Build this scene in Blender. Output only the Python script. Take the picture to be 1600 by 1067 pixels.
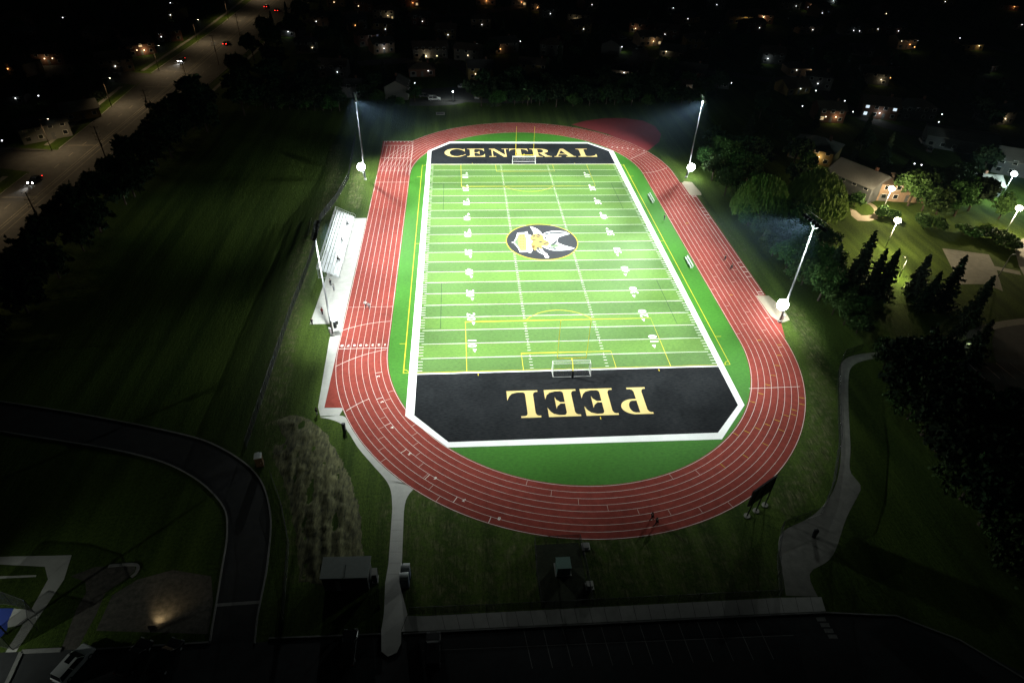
import bpy, bmesh, math, random
import numpy as np
from mathutils import Vector, Matrix
R = math.radians
random.seed(11)
rng = np.random.default_rng(7)
for o in list(bpy.data.objects): bpy.data.objects.remove(o)
sc = bpy.context.scene
col = sc.collection

# ------------------------------------------------------------------ camera
CX, CY, CZ, PITCH, YAW, ROLL, FPX = -20.7583, -142.3040, 80.1989, 0.66664825, 0.09859867, 0.03806866, 985.40845
cp, sp, cw, sw = math.cos(PITCH), math.sin(PITCH), math.cos(YAW), math.sin(YAW)
FWD = Vector((sw*cp, cw*cp, -sp)); RT0 = Vector((cw, -sw, 0)); UP0 = RT0.cross(FWD)
RT = RT0*math.cos(ROLL) + UP0*math.sin(ROLL); UP = -RT0*math.sin(ROLL) + UP0*math.cos(ROLL)
cd = bpy.data.cameras.new('camera'); cam = bpy.data.objects.new('camera', cd); col.objects.link(cam)
M = Matrix((RT, UP, -FWD)).transposed().to_4x4(); M.translation = Vector((CX, CY, CZ)); cam.matrix_world = M
cd.sensor_width = 36; cd.lens = FPX/1600*36; cd.clip_start = 1; cd.clip_end = 6000
sc.camera = cam

def G(u, v, z=0.0):
    """photo pixel -> the point of the horizontal plane z it shows (survey of the site)"""
    d = FWD + RT*((u-800)/FPX) - UP*((v-533.5)/FPX)
    t = (z-CZ)/d.z
    return (CX+d.x*t, CY+d.y*t)
def PX(x, y, z=0.0):
    d = Vector((x-CX, y-CY, z-CZ)); w = d.dot(FWD)
    return 800+FPX*d.dot(RT)/w, 533.5-FPX*d.dot(UP)/w

# ------------------------------------------------------------------ world: night sky glow only
w = bpy.data.worlds.new("World"); sc.world = w; w.use_nodes = True
bgn = w.node_tree.nodes['Background']
bgn.inputs[0].default_value = (0.80, 1.0, 0.92, 1); bgn.inputs[1].default_value = 0.0018
sc.view_settings.view_transform = 'Standard'; sc.view_settings.look = 'None'
sc.view_settings.exposure = 0; sc.view_settings.gamma = 1
cy = sc.cycles
cy.use_denoising = True; cy.max_bounces = 4; cy.diffuse_bounces = 2; cy.glossy_bounces = 2
cy.transparent_max_bounces = 12; cy.volume_bounces = 0; cy.use_light_tree = True
cy.caustics_reflective = False; cy.caustics_refractive = False; cy.sample_clamp_indirect = 4

# ------------------------------------------------------------------ materials
def newmat(name):
    m = bpy.data.materials.new(name); m.use_nodes = True
    nt = m.node_tree; b = nt.nodes['Principled BSDF']
    return m, nt, b
def N(nt, t, **kw):
    n = nt.nodes.new(t)
    for k, v in kw.items():
        if k in n.inputs: n.inputs[k].default_value = v
        else: setattr(n, k, v)
    return n
def pm(name, c, rough=0.8, var=0.18, scale=3.0, metal=0.0, bump=0.0, c2=None, spec=0.3, rnd=0.0, stretch=None):
    """procedural surface: colour wanders with two octaves of noise"""
    m, nt, b = newmat(name); L = nt.links.new
    tc = N(nt, 'ShaderNodeTexCoord'); src = tc.outputs['Object']
    if stretch:
        mp = N(nt, 'ShaderNodeMapping'); mp.inputs['Scale'].default_value = stretch; L(src, mp.inputs['Vector']); src = mp.outputs[0]
    n1 = N(nt, 'ShaderNodeTexNoise'); n1.inputs['Scale'].default_value = scale; n1.inputs['Detail'].default_value = 6
    n1.inputs['Roughness'].default_value = 0.65
    L(src, n1.inputs['Vector'])
    rp = N(nt, 'ShaderNodeValToRGB'); L(n1.outputs['Fac'], rp.inputs[0])
    a = [x*(1-var) for x in c]; z = [min(1, x*(1+var)) for x in c] if c2 is None else c2
    rp.color_ramp.elements[0].color = (*a, 1); rp.color_ramp.elements[1].color = (*z, 1)
    rp.color_ramp.elements[0].position = 0.3; rp.color_ramp.elements[1].position = 0.7
    out = rp.outputs[0]
    n2 = N(nt, 'ShaderNodeTexNoise'); n2.inputs['Scale'].default_value = scale*.07; n2.inputs['Detail'].default_value = 5; L(tc.outputs['Object'], n2.inputs['Vector'])
    r2 = N(nt, 'ShaderNodeMapRange'); r2.inputs[1].default_value = .3; r2.inputs[2].default_value = .7; r2.inputs[3].default_value = 1-var*.8; r2.inputs[4].default_value = 1+var*.8; L(n2.outputs['Fac'], r2.inputs[0])
    h2 = N(nt, 'ShaderNodeHueSaturation'); L(r2.outputs[0], h2.inputs['Value']); L(out, h2.inputs['Color']); out = h2.outputs[0]
    if rnd:
        oi = N(nt, 'ShaderNodeObjectInfo'); hs = N(nt, 'ShaderNodeHueSaturation')
        mr = N(nt, 'ShaderNodeMapRange'); mr.inputs[3].default_value = 1-rnd; mr.inputs[4].default_value = 1+rnd
        mr2 = N(nt, 'ShaderNodeMapRange'); mr2.inputs[3].default_value = 0.48; mr2.inputs[4].default_value = 0.52
        L(oi.outputs['Random'], mr.inputs[0]); L(mr.outputs[0], hs.inputs['Value'])
        L(oi.outputs['Random'], mr2.inputs[0]); L(mr2.outputs[0], hs.inputs['Hue'])
        L(out, hs.inputs['Color']); out = hs.outputs[0]
    L(out, b.inputs['Base Color'])
    b.inputs['Roughness'].default_value = rough; b.inputs['Metallic'].default_value = metal
    b.inputs['Specular IOR Level'].default_value = spec
    if bump:
        bp = N(nt, 'ShaderNodeBump'); bp.inputs['Strength'].default_value = bump; bp.inputs['Distance'].default_value = 0.1
        L(n1.outputs['Fac'], bp.inputs['Height']); L(bp.outputs[0], b.inputs['Normal'])
    return m
def em(name, c, s):
    m, nt, b = newmat(name)
    b.inputs['Base Color'].default_value = (*[0.5*x for x in c], 1); b.inputs['Emission Color'].default_value = (*c, 1)
    b.inputs['Emission Strength'].default_value = s
    try: m.cycles.emission_sampling = 'NONE'
    except Exception: pass
    return m

MT = {}
MT['track'] = pm('track_rubber', (0.222, 0.044, 0.033), 0.95, 0.2, 1.0, bump=0.1, spec=.05)
MT['dzone'] = pm('dzone_rubber', (0.20, 0.024, 0.024), 0.85, 0.12, 1.0)
MT['white_line'] = pm('white_line_paint', (0.78, 0.76, 0.72), 0.7, 0.06, 6)
MT['worn_line'] = pm('worn_white_line_paint', (0.55, 0.42, 0.38), 0.7, 0.15, 4)
MT['white_turf'] = pm('white_turf', (0.78, 0.80, 0.78), 0.85, 0.06, 8)
MT['yellow_turf'] = pm('yellow_turf', (0.62, 0.52, 0.02), 0.85, 0.08, 8)
MT['gold_turf'] = pm('gold_turf', (0.55, 0.42, 0.16), 0.85, 0.08, 6)
MT['black_turf'] = pm('black_turf', (0.010, 0.0108, 0.012), 0.75, 0.32, 2.2, c2=(0.025, 0.0265, 0.028), stretch=(0.5, 2.2, 1), spec=0.0)
MT['grey_turf'] = pm('dark_line_turf', (0.012, 0.035, 0.016), 0.9, 0.1, 6)
MT['green_emblem'] = pm('sage_turf', (0.10, 0.16, 0.075), 0.85, 0.08, 6)
MT['concrete'] = pm('concrete', (0.42, 0.42, 0.39), 0.9, 0.10, 0.7, bump=0.05)
MT['old_concrete'] = pm('weathered_concrete', (0.20, 0.20, 0.175), 0.95, 0.2, 0.8, bump=0.1)
MT['asphalt_drive'] = pm('driveway_asphalt', (0.026, 0.027, 0.027), 0.95, 0.25, 0.5, bump=0.1)
MT['asphalt'] = pm('asphalt', (0.055, 0.055, 0.052), 0.9, 0.25, 0.5, bump=0.1)
MT['asphalt_lot'] = pm('parking_asphalt', (0.030, 0.032, 0.033), 0.95, 0.2, 0.8, bump=0.1)
MT['gravel'] = pm('gravel', (0.06, 0.056, 0.046), 0.95, 0.3, 1.5, bump=0.4, c2=(0.115, 0.105, 0.088))
MT['sand'] = pm('sand', (0.36, 0.31, 0.23), 0.95, 0.12, 2.5, bump=0.3)
MT['kerb'] = pm('kerb_concrete', (0.19, 0.19, 0.18), 0.9, 0.15, 2)
MT['galv'] = pm('galvanised_steel', (0.55, 0.57, 0.58), 0.45, 0.08, 4, metal=0.5)
MT['pole_steel'] = pm('pole_steel', (0.17, 0.175, 0.18), 0.6, 0.08, 4, metal=0.2)
MT['alu'] = pm('aluminium', (0.50, 0.52, 0.53), 0.4, 0.06, 5, metal=0.3)
MT['black_metal'] = pm('black_coated_metal', (0.015, 0.015, 0.017), 0.5, 0.2, 5)
MT['white_metal'] = pm('white_coated_metal', (0.78, 0.78, 0.76), 0.4, 0.05, 5)
MT['yellow_metal'] = pm('yellow_coated_metal', (0.75, 0.62, 0.03), 0.45, 0.06, 5)
MT['wood_pole'] = pm('creosoted_wood', (0.045, 0.034, 0.025), 0.9, 0.3, 6, stretch=(1, 1, .2))
MT['bark'] = pm('bark', (0.06, 0.045, 0.033), 0.95, 0.3, 6, bump=0.4)
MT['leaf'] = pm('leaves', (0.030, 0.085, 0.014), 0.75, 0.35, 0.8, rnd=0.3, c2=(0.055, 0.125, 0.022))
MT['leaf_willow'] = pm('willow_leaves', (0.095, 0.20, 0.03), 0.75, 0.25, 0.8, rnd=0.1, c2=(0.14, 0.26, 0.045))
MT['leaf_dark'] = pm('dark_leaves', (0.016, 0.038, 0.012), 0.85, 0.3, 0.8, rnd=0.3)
MT['needle'] = pm('spruce_needles', (0.035, 0.060, 0.028), 0.85, 0.3, 1.0, rnd=0.25)
MT['needle_blue'] = pm('blue_spruce_needles', (0.11, 0.15, 0.12), 0.8, 0.3, 1.0, c2=(0.2, 0.24, 0.17))
MT['glass_dark'] = pm('dark_glass', (0.01, 0.012, 0.014), 0.08, 0.1, 2, spec=0.8)
MT['tyre'] = pm('rubber_tyre', (0.012, 0.012, 0.012), 0.9, 0.1, 4)
MT['brick'] = pm('brick', (0.12, 0.06, 0.04), 0.9, 0.25, 2.5)
MT['buff_brick'] = pm('buff_brick', (0.30, 0.21, 0.14), 0.9, 0.2, 2.5)
MT['siding_white'] = pm('pale_siding', (0.14, 0.14, 0.13), 0.8, 0.08, 2, stretch=(.2, .2, 3))
MT['siding_grey'] = pm('grey_siding', (0.10, 0.105, 0.105), 0.8, 0.1, 2, stretch=(.2, .2, 3))
MT['siding_yellow'] = pm('yellow_siding', (0.22, 0.16, 0.06), 0.8, 0.1, 2, stretch=(.2, .2, 3))
MT['shingle_grey'] = pm('grey_shingles', (0.07, 0.07, 0.066), 0.9, 0.25, 3)
MT['shingle_brown'] = pm('brown_shingles', (0.10, 0.075, 0.055), 0.9, 0.25, 3)
MT['shingle_pale'] = pm('pale_shingles', (0.17, 0.17, 0.155), 0.9, 0.15, 3)
MT['blue'] = pm('blue_court_paint', (0.03, 0.06, 0.30), 0.8, 0.1, 1)
MT['green_box'] = pm('green_enclosure_paint', (0.16, 0.27, 0.23), 0.6, 0.08, 2)
MT['skin'] = pm('skin', (0.42, 0.26, 0.18), 0.7, 0.06, 4)
MT['hair'] = pm('dark_hair', (0.02, 0.015, 0.012), 0.8, 0.2, 8)
MT['cloth_dark'] = pm('dark_cloth', (0.014, 0.014, 0.018), 0.9, 0.2, 5)
MT['cloth_white'] = pm('white_cloth', (0.72, 0.72, 0.70), 0.9, 0.06, 5)
MT['cloth_red'] = pm('dark_red_cloth', (0.20, 0.02, 0.02), 0.9, 0.1, 5)
MT['cloth_grey'] = pm('grey_cloth', (0.28, 0.29, 0.30), 0.9, 0.1, 5)
MT['toilet_roof'] = pm('translucent_white_plastic', (0.62, 0.66, 0.66), 0.6, 0.12, 2)
MT['toilet_body'] = pm('orange_brown_plastic', (0.09, 0.055, 0.025), 0.6, 0.1, 2)
MT['toilet_blue'] = pm('grey_blue_plastic', (0.13, 0.16, 0.22), 0.6, 0.1, 2)
MT['interior'] = em('lit_window_glow', (1.0, 0.72, 0.38), 0.6)
MT['cool_window'] = em('cool_window_glow', (0.75, 0.9, 1.0), 1.0)
MT['led'] = em('led_white', (0.93, 1.0, 1.0), 60)
MT['led_dim'] = em('led_face', (0.80, 0.9, 1.0), 4)
MT['warm_lamp'] = em('warm_lamp_glow', (1.0, 0.83, 0.58), 40)
MT['cool_lamp'] = em('cool_lamp_glow', (0.85, 1.0, 0.98), 40)
MT['porch_warm'] = em('porch_warm_glow', (1.0, 0.78, 0.46), 5)
MT['porch_white'] = em('porch_white_glow', (0.92, 0.97, 1.0), 4)
MT['porch_orange'] = em('porch_orange_glow', (1.0, 0.42, 0.12), 6)
MT['headlight'] = em('headlight_glow', (0.95, 0.97, 1.0), 60)
MT['taillight'] = em('taillight_glow', (1.0, 0.03, 0.02), 8)

def grass_mat():
    m, nt, b = newmat('grass'); L = nt.links.new
    tc = N(nt, 'ShaderNodeTexCoord')
    def noise(s, d=6, r=0.6, stretch=None):
        n = N(nt, 'ShaderNodeTexNoise'); n.inputs['Scale'].default_value = s; n.inputs['Detail'].default_value = d; n.inputs['Roughness'].default_value = r
        src = tc.outputs['Object']
        if stretch:
            mp = N(nt, 'ShaderNodeMapping'); mp.inputs['Scale'].default_value = stretch[:3]; mp.inputs['Rotation'].default_value = (0, 0, stretch[3]); L(src, mp.inputs[0]); src = mp.outputs[0]
        L(src, n.inputs['Vector']); return n
    fine = noise(2.2, 9, 0.82); big = noise(0.05, 4); mow = noise(0.30, 3, 0.5, (1.0, 0.06, 1, R(14)))
    g = N(nt, 'ShaderNodeValToRGB'); L(fine.outputs[0], g.inputs[0])
    g.color_ramp.elements[0].color = (0.014, 0.030, 0.004, 1); g.color_ramp.elements[0].position = .32
    g.color_ramp.elements[1].color = (0.082, 0.132, 0.020, 1); g.color_ramp.elements[1].position = .70
    mx = N(nt, 'ShaderNodeMixRGB', blend_type='MULTIPLY'); mx.inputs[0].default_value = 0.75
    r2 = N(nt, 'ShaderNodeValToRGB'); L(mow.outputs[0], r2.inputs[0])
    r2.color_ramp.elements[0].color = (0.42, 0.47, 0.42, 1); r2.color_ramp.elements[0].position = .38
    r2.color_ramp.elements[1].color = (1.15, 1.1, 1.1, 1); r2.color_ramp.elements[1].position = .62
    L(g.outputs[0], mx.inputs[1]); L(r2.outputs[0], mx.inputs[2])
    at = N(nt, 'ShaderNodeAttribute', attribute_name='dirt')
    rag = noise(0.7, 8, 0.66); ragst = noise(2.6, 9, 0.74, (1.0, 0.14, 1, R(13)))
    ad = N(nt, 'ShaderNodeMath', operation='ADD'); L(at.outputs['Fac'], ad.inputs[0]); L(rag.outputs[0], ad.inputs[1])
    th = N(nt, 'ShaderNodeMapRange'); L(ad.outputs[0], th.inputs[0])
    th.inputs[1].default_value = 0.80; th.inputs[2].default_value = 1.16; th.clamp = True
    dirt = N(nt, 'ShaderNodeValToRGB'); L(ragst.outputs[0], dirt.inputs[0])
    dirt.color_ramp.elements[0].color = (0.022, 0.024, 0.009, 1); dirt.color_ramp.elements[0].position = .42
    dirt.color_ramp.elements[1].color = (0.20, 0.185, 0.10, 1); dirt.color_ramp.elements[1].position = .62
    m2 = N(nt, 'ShaderNodeMixRGB'); L(th.outputs[0], m2.inputs[0]); L(mx.outputs[0], m2.inputs[1]); L(dirt.outputs[0], m2.inputs[2])
    L(m2.outputs[0], b.inputs['Base Color']); b.inputs['Roughness'].default_value = 0.95; b.inputs['Specular IOR Level'].default_value = 0.1
    bp = N(nt, 'ShaderNodeBump'); bp.inputs['Strength'].default_value = 0.7; bp.inputs['Distance'].default_value = 0.25
    L(ragst.outputs[0], bp.inputs['Height']); L(bp.outputs[0], b.inputs['Normal'])
    return m
MT['grass'] = grass_mat()
def turf_mat():
    m, nt, b = newmat('green_turf'); L = nt.links.new
    tc = N(nt, 'ShaderNodeTexCoord'); sx = N(nt, 'ShaderNodeSeparateXYZ'); L(tc.outputs['Object'], sx.inputs[0])
    d = N(nt, 'ShaderNodeMath', operation='DIVIDE'); d.inputs[1].default_value = 9.144; L(sx.outputs[1], d.inputs[0])
    fr = N(nt, 'ShaderNodeMath', operation='FRACT'); L(d.outputs[0], fr.inputs[0])
    gt = N(nt, 'ShaderNodeMath', operation='GREATER_THAN'); gt.inputs[1].default_value = 0.5; L(fr.outputs[0], gt.inputs[0])
    ab = N(nt, 'ShaderNodeMath', operation='ABSOLUTE'); L(sx.outputs[1], ab.inputs[0])
    lt = N(nt, 'ShaderNodeMath', operation='LESS_THAN'); lt.inputs[1].default_value = 50.3; L(ab.outputs[0], lt.inputs[0])
    ax = N(nt, 'ShaderNodeMath', operation='ABSOLUTE'); L(sx.outputs[0], ax.inputs[0])
    lx = N(nt, 'ShaderNodeMath', operation='LESS_THAN'); lx.inputs[1].default_value = 29.8; L(ax.outputs[0], lx.inputs[0])
    mu = N(nt, 'ShaderNodeMath', operation='MULTIPLY'); L(gt.outputs[0], mu.inputs[0]); L(lt.outputs[0], mu.inputs[1])
    mu2 = N(nt, 'ShaderNodeMath', operation='MULTIPLY'); L(mu.outputs[0], mu2.inputs[0]); L(lx.outputs[0], mu2.inputs[1])
    mi = N(nt, 'ShaderNodeMixRGB'); L(mu2.outputs[0], mi.inputs[0])
    mi.inputs[1].default_value = (0.094, 0.188, 0.034, 1); mi.inputs[2].default_value = (0.072, 0.146, 0.034, 1)
    ins = N(nt, 'ShaderNodeMath', operation='MULTIPLY'); L(lt.outputs[0], ins.inputs[0]); L(lx.outputs[0], ins.inputs[1])
    mo = N(nt, 'ShaderNodeMixRGB'); L(ins.outputs[0], mo.inputs[0]); mo.inputs[1].default_value = (0.038, 0.160, 0.011, 1); L(mi.outputs[0], mo.inputs[2]); mi = mo
    n = N(nt, 'ShaderNodeTexNoise'); n.inputs['Scale'].default_value = 2.2; n.inputs['Detail'].default_value = 8; n.inputs['Roughness'].default_value = .7
    mp = N(nt, 'ShaderNodeMapping'); mp.inputs['Scale'].default_value = (0.6, 1.6, 1); L(tc.outputs['Object'], mp.inputs[0]); L(mp.outputs[0], n.inputs[0])
    rp = N(nt, 'ShaderNodeValToRGB'); L(n.outputs[0], rp.inputs[0])
    rp.color_ramp.elements[0].color = (.74, .74, .74, 1); rp.color_ramp.elements[0].position = .35; rp.color_ramp.elements[1].color = (1.2, 1.2, 1.2, 1); rp.color_ramp.elements[1].position = .68
    n3 = N(nt, 'ShaderNodeTexNoise'); n3.inputs['Scale'].default_value = 0.12; L(tc.outputs['Object'], n3.inputs[0])
    rp3 = N(nt, 'ShaderNodeValToRGB'); L(n3.outputs[0], rp3.inputs[0])
    rp3.color_ramp.elements[0].color = (.88, .88, .88, 1); rp3.color_ramp.elements[1].color = (1.1, 1.1, 1.1, 1)
    m1 = N(nt, 'ShaderNodeMixRGB', blend_type='MULTIPLY'); m1.inputs[0].default_value = 1; L(mi.outputs[0], m1.inputs[1]); L(rp.outputs[0], m1.inputs[2])
    m2 = N(nt, 'ShaderNodeMixRGB', blend_type='MULTIPLY'); m2.inputs[0].default_value = 1; L(m1.outputs[0], m2.inputs[1]); L(rp3.outputs[0], m2.inputs[2])
    L(m2.outputs[0], b.inputs['Base Color']); b.inputs['Roughness'].default_value = 0.8; b.inputs['Specular IOR Level'].default_value = 0.2
    return m
MT['turf'] = turf_mat()
def mesh_mat(name, c, fac, scale=9):
    """woven fence fabric: gaps between the wires are open"""
    m, nt, b = newmat(name); L = nt.links.new
    b.inputs['Base Color'].default_value = (*c, 1); b.inputs['Roughness'].default_value = .6
    tr = N(nt, 'ShaderNodeBsdfTransparent'); mx = N(nt, 'ShaderNodeMixShader'); out = nt.nodes['Material Output']
    tc = N(nt, 'ShaderNodeTexCoord'); n = N(nt, 'ShaderNodeTexNoise'); n.inputs['Scale'].default_value = scale; n.inputs['Detail'].default_value = 2; L(tc.outputs['Object'], n.inputs[0])
    mr = N(nt, 'ShaderNodeMapRange'); mr.inputs[1].default_value = .3; mr.inputs[2].default_value = .7; mr.inputs[3].default_value = fac-.12; mr.inputs[4].default_value = fac+.12
    L(n.outputs[0], mr.inputs[0]); L(mr.outputs[0], mx.inputs[0]); L(tr.outputs[0], mx.inputs[1]); L(b.outputs[0], mx.inputs[2]); L(mx.outputs[0], out.inputs['Surface'])
    return m
MT['chain'] = mesh_mat('black_chain_link', (0.014, 0.015, 0.015), 0.45)
MT['windscreen'] = mesh_mat('black_windscreen', (0.004, 0.005, 0.005), 0.62)
MT['net'] = mesh_mat('white_net', (0.65, 0.65, 0.65), 0.22)

# ------------------------------------------------------------------ mesh helpers
class MB:
    def __init__(s): s.v = []; s.f = []
    def quad(s, *p):
        n = len(s.v); s.v += [tuple(q) for q in p]; s.f.append(tuple(range(n, n+len(p)))); return s
    def flat(s, pts, z):
        a = sum(pts[i][0]*pts[(i+1) % len(pts)][1]-pts[(i+1) % len(pts)][0]*pts[i][1] for i in range(len(pts)))
        if a < 0: pts = pts[::-1]
        return s.quad(*[(p[0], p[1], z) for p in pts])
    def box(s, x0, x1, y0, y1, z0, z1, rot=0, piv=(0, 0)):
        n = len(s.v); P = [(x0, y0, z0), (x1, y0, z0), (x1, y1, z0), (x0, y1, z0), (x0, y0, z1), (x1, y0, z1), (x1, y1, z1), (x0, y1, z1)]
        if rot:
            c, q = math.cos(rot), math.sin(rot)
            P = [(piv[0]+(a-piv[0])*c-(b-piv[1])*q, piv[1]+(a-piv[0])*q+(b-piv[1])*c, e) for a, b, e in P]
        s.v += P
        s.f += [tuple(n+i for i in t) for t in ((0, 3, 2, 1), (4, 5, 6, 7), (0, 1, 5, 4), (1, 2, 6, 5), (2, 3, 7, 6), (3, 0, 4, 7))]; return s
    def tube(s, pts, r, seg=8, cap=True):
        """tapered tube along points; r a number or a list"""
        pts = [Vector(p) for p in pts]; rs = r if isinstance(r, (list, tuple)) else [r]*len(pts)
        n0 = len(s.v)
        for i, p in enumerate(pts):
            t = (pts[min(i+1, len(pts)-1)]-pts[max(i-1, 0)]).normalized()
            a = Vector((0, 0, 1)) if abs(t.z) < .9 else Vector((1, 0, 0))
            u = t.cross(a).normalized(); v = t.cross(u)
            for k in range(seg):
                th = 2*math.pi*k/seg; s.v.append(tuple(p+(u*math.cos(th)+v*math.sin(th))*rs[i]))
        for i in range(len(pts)-1):
            for k in range(seg):
                a = n0+i*seg+k; b = n0+i*seg+(k+1) % seg; s.f.append((a, a+seg, b+seg, b))
        if cap:
            s.f.append(tuple(n0+k for k in range(seg))); m = n0+(len(pts)-1)*seg; s.f.append(tuple(m+k for k in range(seg-1, -1, -1)))
        return s
    def ball(s, c, r, seg=8, rings=5, sz=1.0):
        n0 = len(s.v)
        for i in range(rings+1):
            ph = math.pi*i/rings
            for k in range(seg):
                th = 2*math.pi*k/seg; s.v.append((c[0]+r*math.sin(ph)*math.cos(th), c[1]+r*math.sin(ph)*math.sin(th), c[2]+r*sz*math.cos(ph)))
        for i in range(rings):
            for k in range(seg):
                a = n0+i*seg+k; b = n0+i*seg+(k+1) % seg; s.f.append((a, a+seg, b+seg, b))
        return s
    def strip(s, pts, wd, z, closed=False, side=0):
        """flat ribbon of width wd along 2-D points"""
        P = [Vector((p[0], p[1])) for p in pts]; n = len(P); L_ = []; R_ = []
        for i in range(n):
            a = P[(i-1) % n] if (closed or i > 0) else P[i]; b = P[(i+1) % n] if (closed or i < n-1) else P[i]
            t = (b-a).normalized(); q = Vector((-t.y, t.x))
            if (closed or 0 < i < n-1):
                e = (P[i]-a).normalized(); c = max(.4, abs(Vector((-e.y, e.x)).dot(q)))
            else: c = 1
            L_.append(P[i]+q*wd*(0.5+side*.5)/c); R_.append(P[i]-q*wd*(0.5-side*.5)/c)
        for i in range(n if closed else n-1):
            j = (i+1) % n; s.quad((*R_[i], z), (*R_[j], z), (*L_[j], z), (*L_[i], z))
        return s
    def mesh(s, name):
        me = bpy.data.meshes.new(name); me.from_pydata(s.v, [], s.f); me.update(); return me
    def build(s, name, mat, parent=None, smooth=False, loc=None, rot=0):
        me = s.mesh(name); me.materials.append(MT[mat] if isinstance(mat, str) else mat)
        if smooth: me.polygons.foreach_set('use_smooth', [True]*len(me.polygons))
        o = bpy.data.objects.new(name, me); col.objects.link(o); o.parent = parent
        if loc: o.location = loc
        o.rotation_euler.z = rot
        return o
def tag(o, label=None, cat=None, group=None, kind=None):
    if label: o['label'] = label
    if cat: o['category'] = cat
    if group: o['group'] = group
    if kind: o['kind'] = kind
    return o
def empty(name, loc=(0, 0, 0), rot=0, **k):
    o = bpy.data.objects.new(name, None); col.objects.link(o); o.location = loc; o.rotation_euler.z = rot
    o.empty_display_size = .5
    return tag(o, **k)
def struct(name, mb, mat, parent=None):
    return tag(mb.build(name, mat, parent), kind='structure')
def copy_tree(o, parent=None):
    c = o.copy(); col.objects.link(c); c.parent = parent
    for ch in list(o.children): copy_tree(ch, c)
    return c
ORD = ['first', 'second', 'third', 'fourth', 'fifth', 'sixth', 'seventh', 'eighth', 'ninth', 'tenth', 'eleventh', 'twelfth', 'thirteenth', 'fourteenth', 'fifteenth', 'sixteenth', 'seventeenth', 'eighteenth', 'nineteenth', 'twentieth', 'twenty-first', 'twenty-second', 'twenty-third', 'twenty-fourth', 'twenty-fifth', 'twenty-sixth', 'twenty-seventh', 'twenty-eighth', 'twenty-ninth', 'thirtieth', 'thirty-first', 'thirty-second', 'thirty-third', 'thirty-fourth', 'thirty-fifth', 'thirty-sixth', 'thirty-seventh', 'thirty-eighth', 'thirty-ninth', 'fortieth']
def light(name, kind, loc, energy, colr=(1, 1, 1), aim=None, size=60, blend=.5, r=.15, parent=None):
    d = bpy.data.lights.new(name, kind); d.energy = energy; d.color = colr; d.shadow_soft_size = r
    o = bpy.data.objects.new(name, d); col.objects.link(o); o.location = loc
    if kind == 'SPOT':
        d.spot_size = R(size); d.spot_blend = blend
    if aim is not None:
        o.rotation_euler = (Vector(aim)-Vector(loc)).to_track_quat('-Z', 'Y').to_euler()
    if parent is not None:
        o.parent = parent; o.matrix_parent_inverse = parent.matrix_world.inverted() if False else Matrix.Translation(-parent.location)
    return o

# ------------------------------------------------------------------ ground, one sheet to the horizon
def seg_d(px, py, a, b):
    ax, ay = a; bx, by = b; dx, dy = bx-ax, by-ay
    t = np.clip(((px-ax)*dx+(py-ay)*dy)/(dx*dx+dy*dy+1e-9), 0, 1)
    return np.hypot(px-ax-t*dx, py-ay-t*dy)
def pline_d(px, py, pts):
    return np.min([seg_d(px, py, pts[i], pts[i+1]) for i in range(len(pts)-1)], axis=0)
def inpoly(px, py, pts):
    r = np.zeros(px.shape, bool); n = len(pts)
    for i in range(n):
        x1, y1 = pts[i]; x2, y2 = pts[(i+1) % n]
        c = ((y1 > py) != (y2 > py)) & (px < (x2-x1)*(py-y1)/(y2-y1+1e-12)+x1); r ^= c
    return r
def ground():
    xs = np.concatenate([[-2000, -900, -400, -220, -150, -110], np.arange(-90, 91, 1.0), [110, 150, 220, 400, 900, 2000]])
    ys = np.concatenate([[-900, -400, -200, -140], np.arange(-110, 111, 1.0), [140, 200, 300, 500, 900, 2500]])
    X, Y = np.meshgrid(xs, ys); nx, ny = len(xs), len(ys)
    dirt = np.zeros_like(X)
    def blob(pts, wd, s):
        nonlocal dirt; d = pline_d(X, Y, [G(*p) for p in pts]); dirt = np.maximum(dirt, s*np.clip(1.5-d/wd, 0, 1))
    blob([(525, 230), (520, 300), (470, 400), (455, 480), (440, 560), (425, 650)], 3.4, .40)
    blob([(560, 260), (555, 320)], 3.0, .40)
    blob([(1232, 478), (1262, 520), (1283, 590), (1285, 680), (1262, 750), (1225, 790)], 3.2, .40)
    blob([(1085, 300), (1130, 350), (1200, 430)], 2.2, .28)
    blob([(1010, 200), (1060, 240), (1090, 290)], 6, .26)
    blob([(620, 200), (760, 180), (900, 186)], 4, .24)
    blob([(660, 800), (700, 900), (860, 900), (1040, 860), (1150, 900)], 10, .36)
    blob([(585, 740), (600, 800)], 2, .25)
    blob([(430, 600), (420, 680), (440, 720), (452, 800), (462, 900)], 2.4, .34)
    blob([(660, 930), (900, 915), (1180, 905)], 5, .30)
    V = np.stack([X.ravel(), Y.ravel(), np.zeros(X.size)], 1)
    i, j = np.meshgrid(np.arange(nx-1), np.arange(ny-1)); a = (j*nx+i).ravel()
    F = np.stack([a, a+1, a+nx+1, a+nx], 1)
    me = bpy.data.meshes.new('ground'); me.from_pydata(V.tolist(), [], F.tolist()); me.update()
    at = me.attributes.new('dirt', 'FLOAT', 'POINT'); at.data.foreach_set('value', dirt.ravel())
    me.materials.append(MT['grass']); o = bpy.data.objects.new('ground', me); col.objects.link(o); tag(o, kind='structure')
ground()

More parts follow.
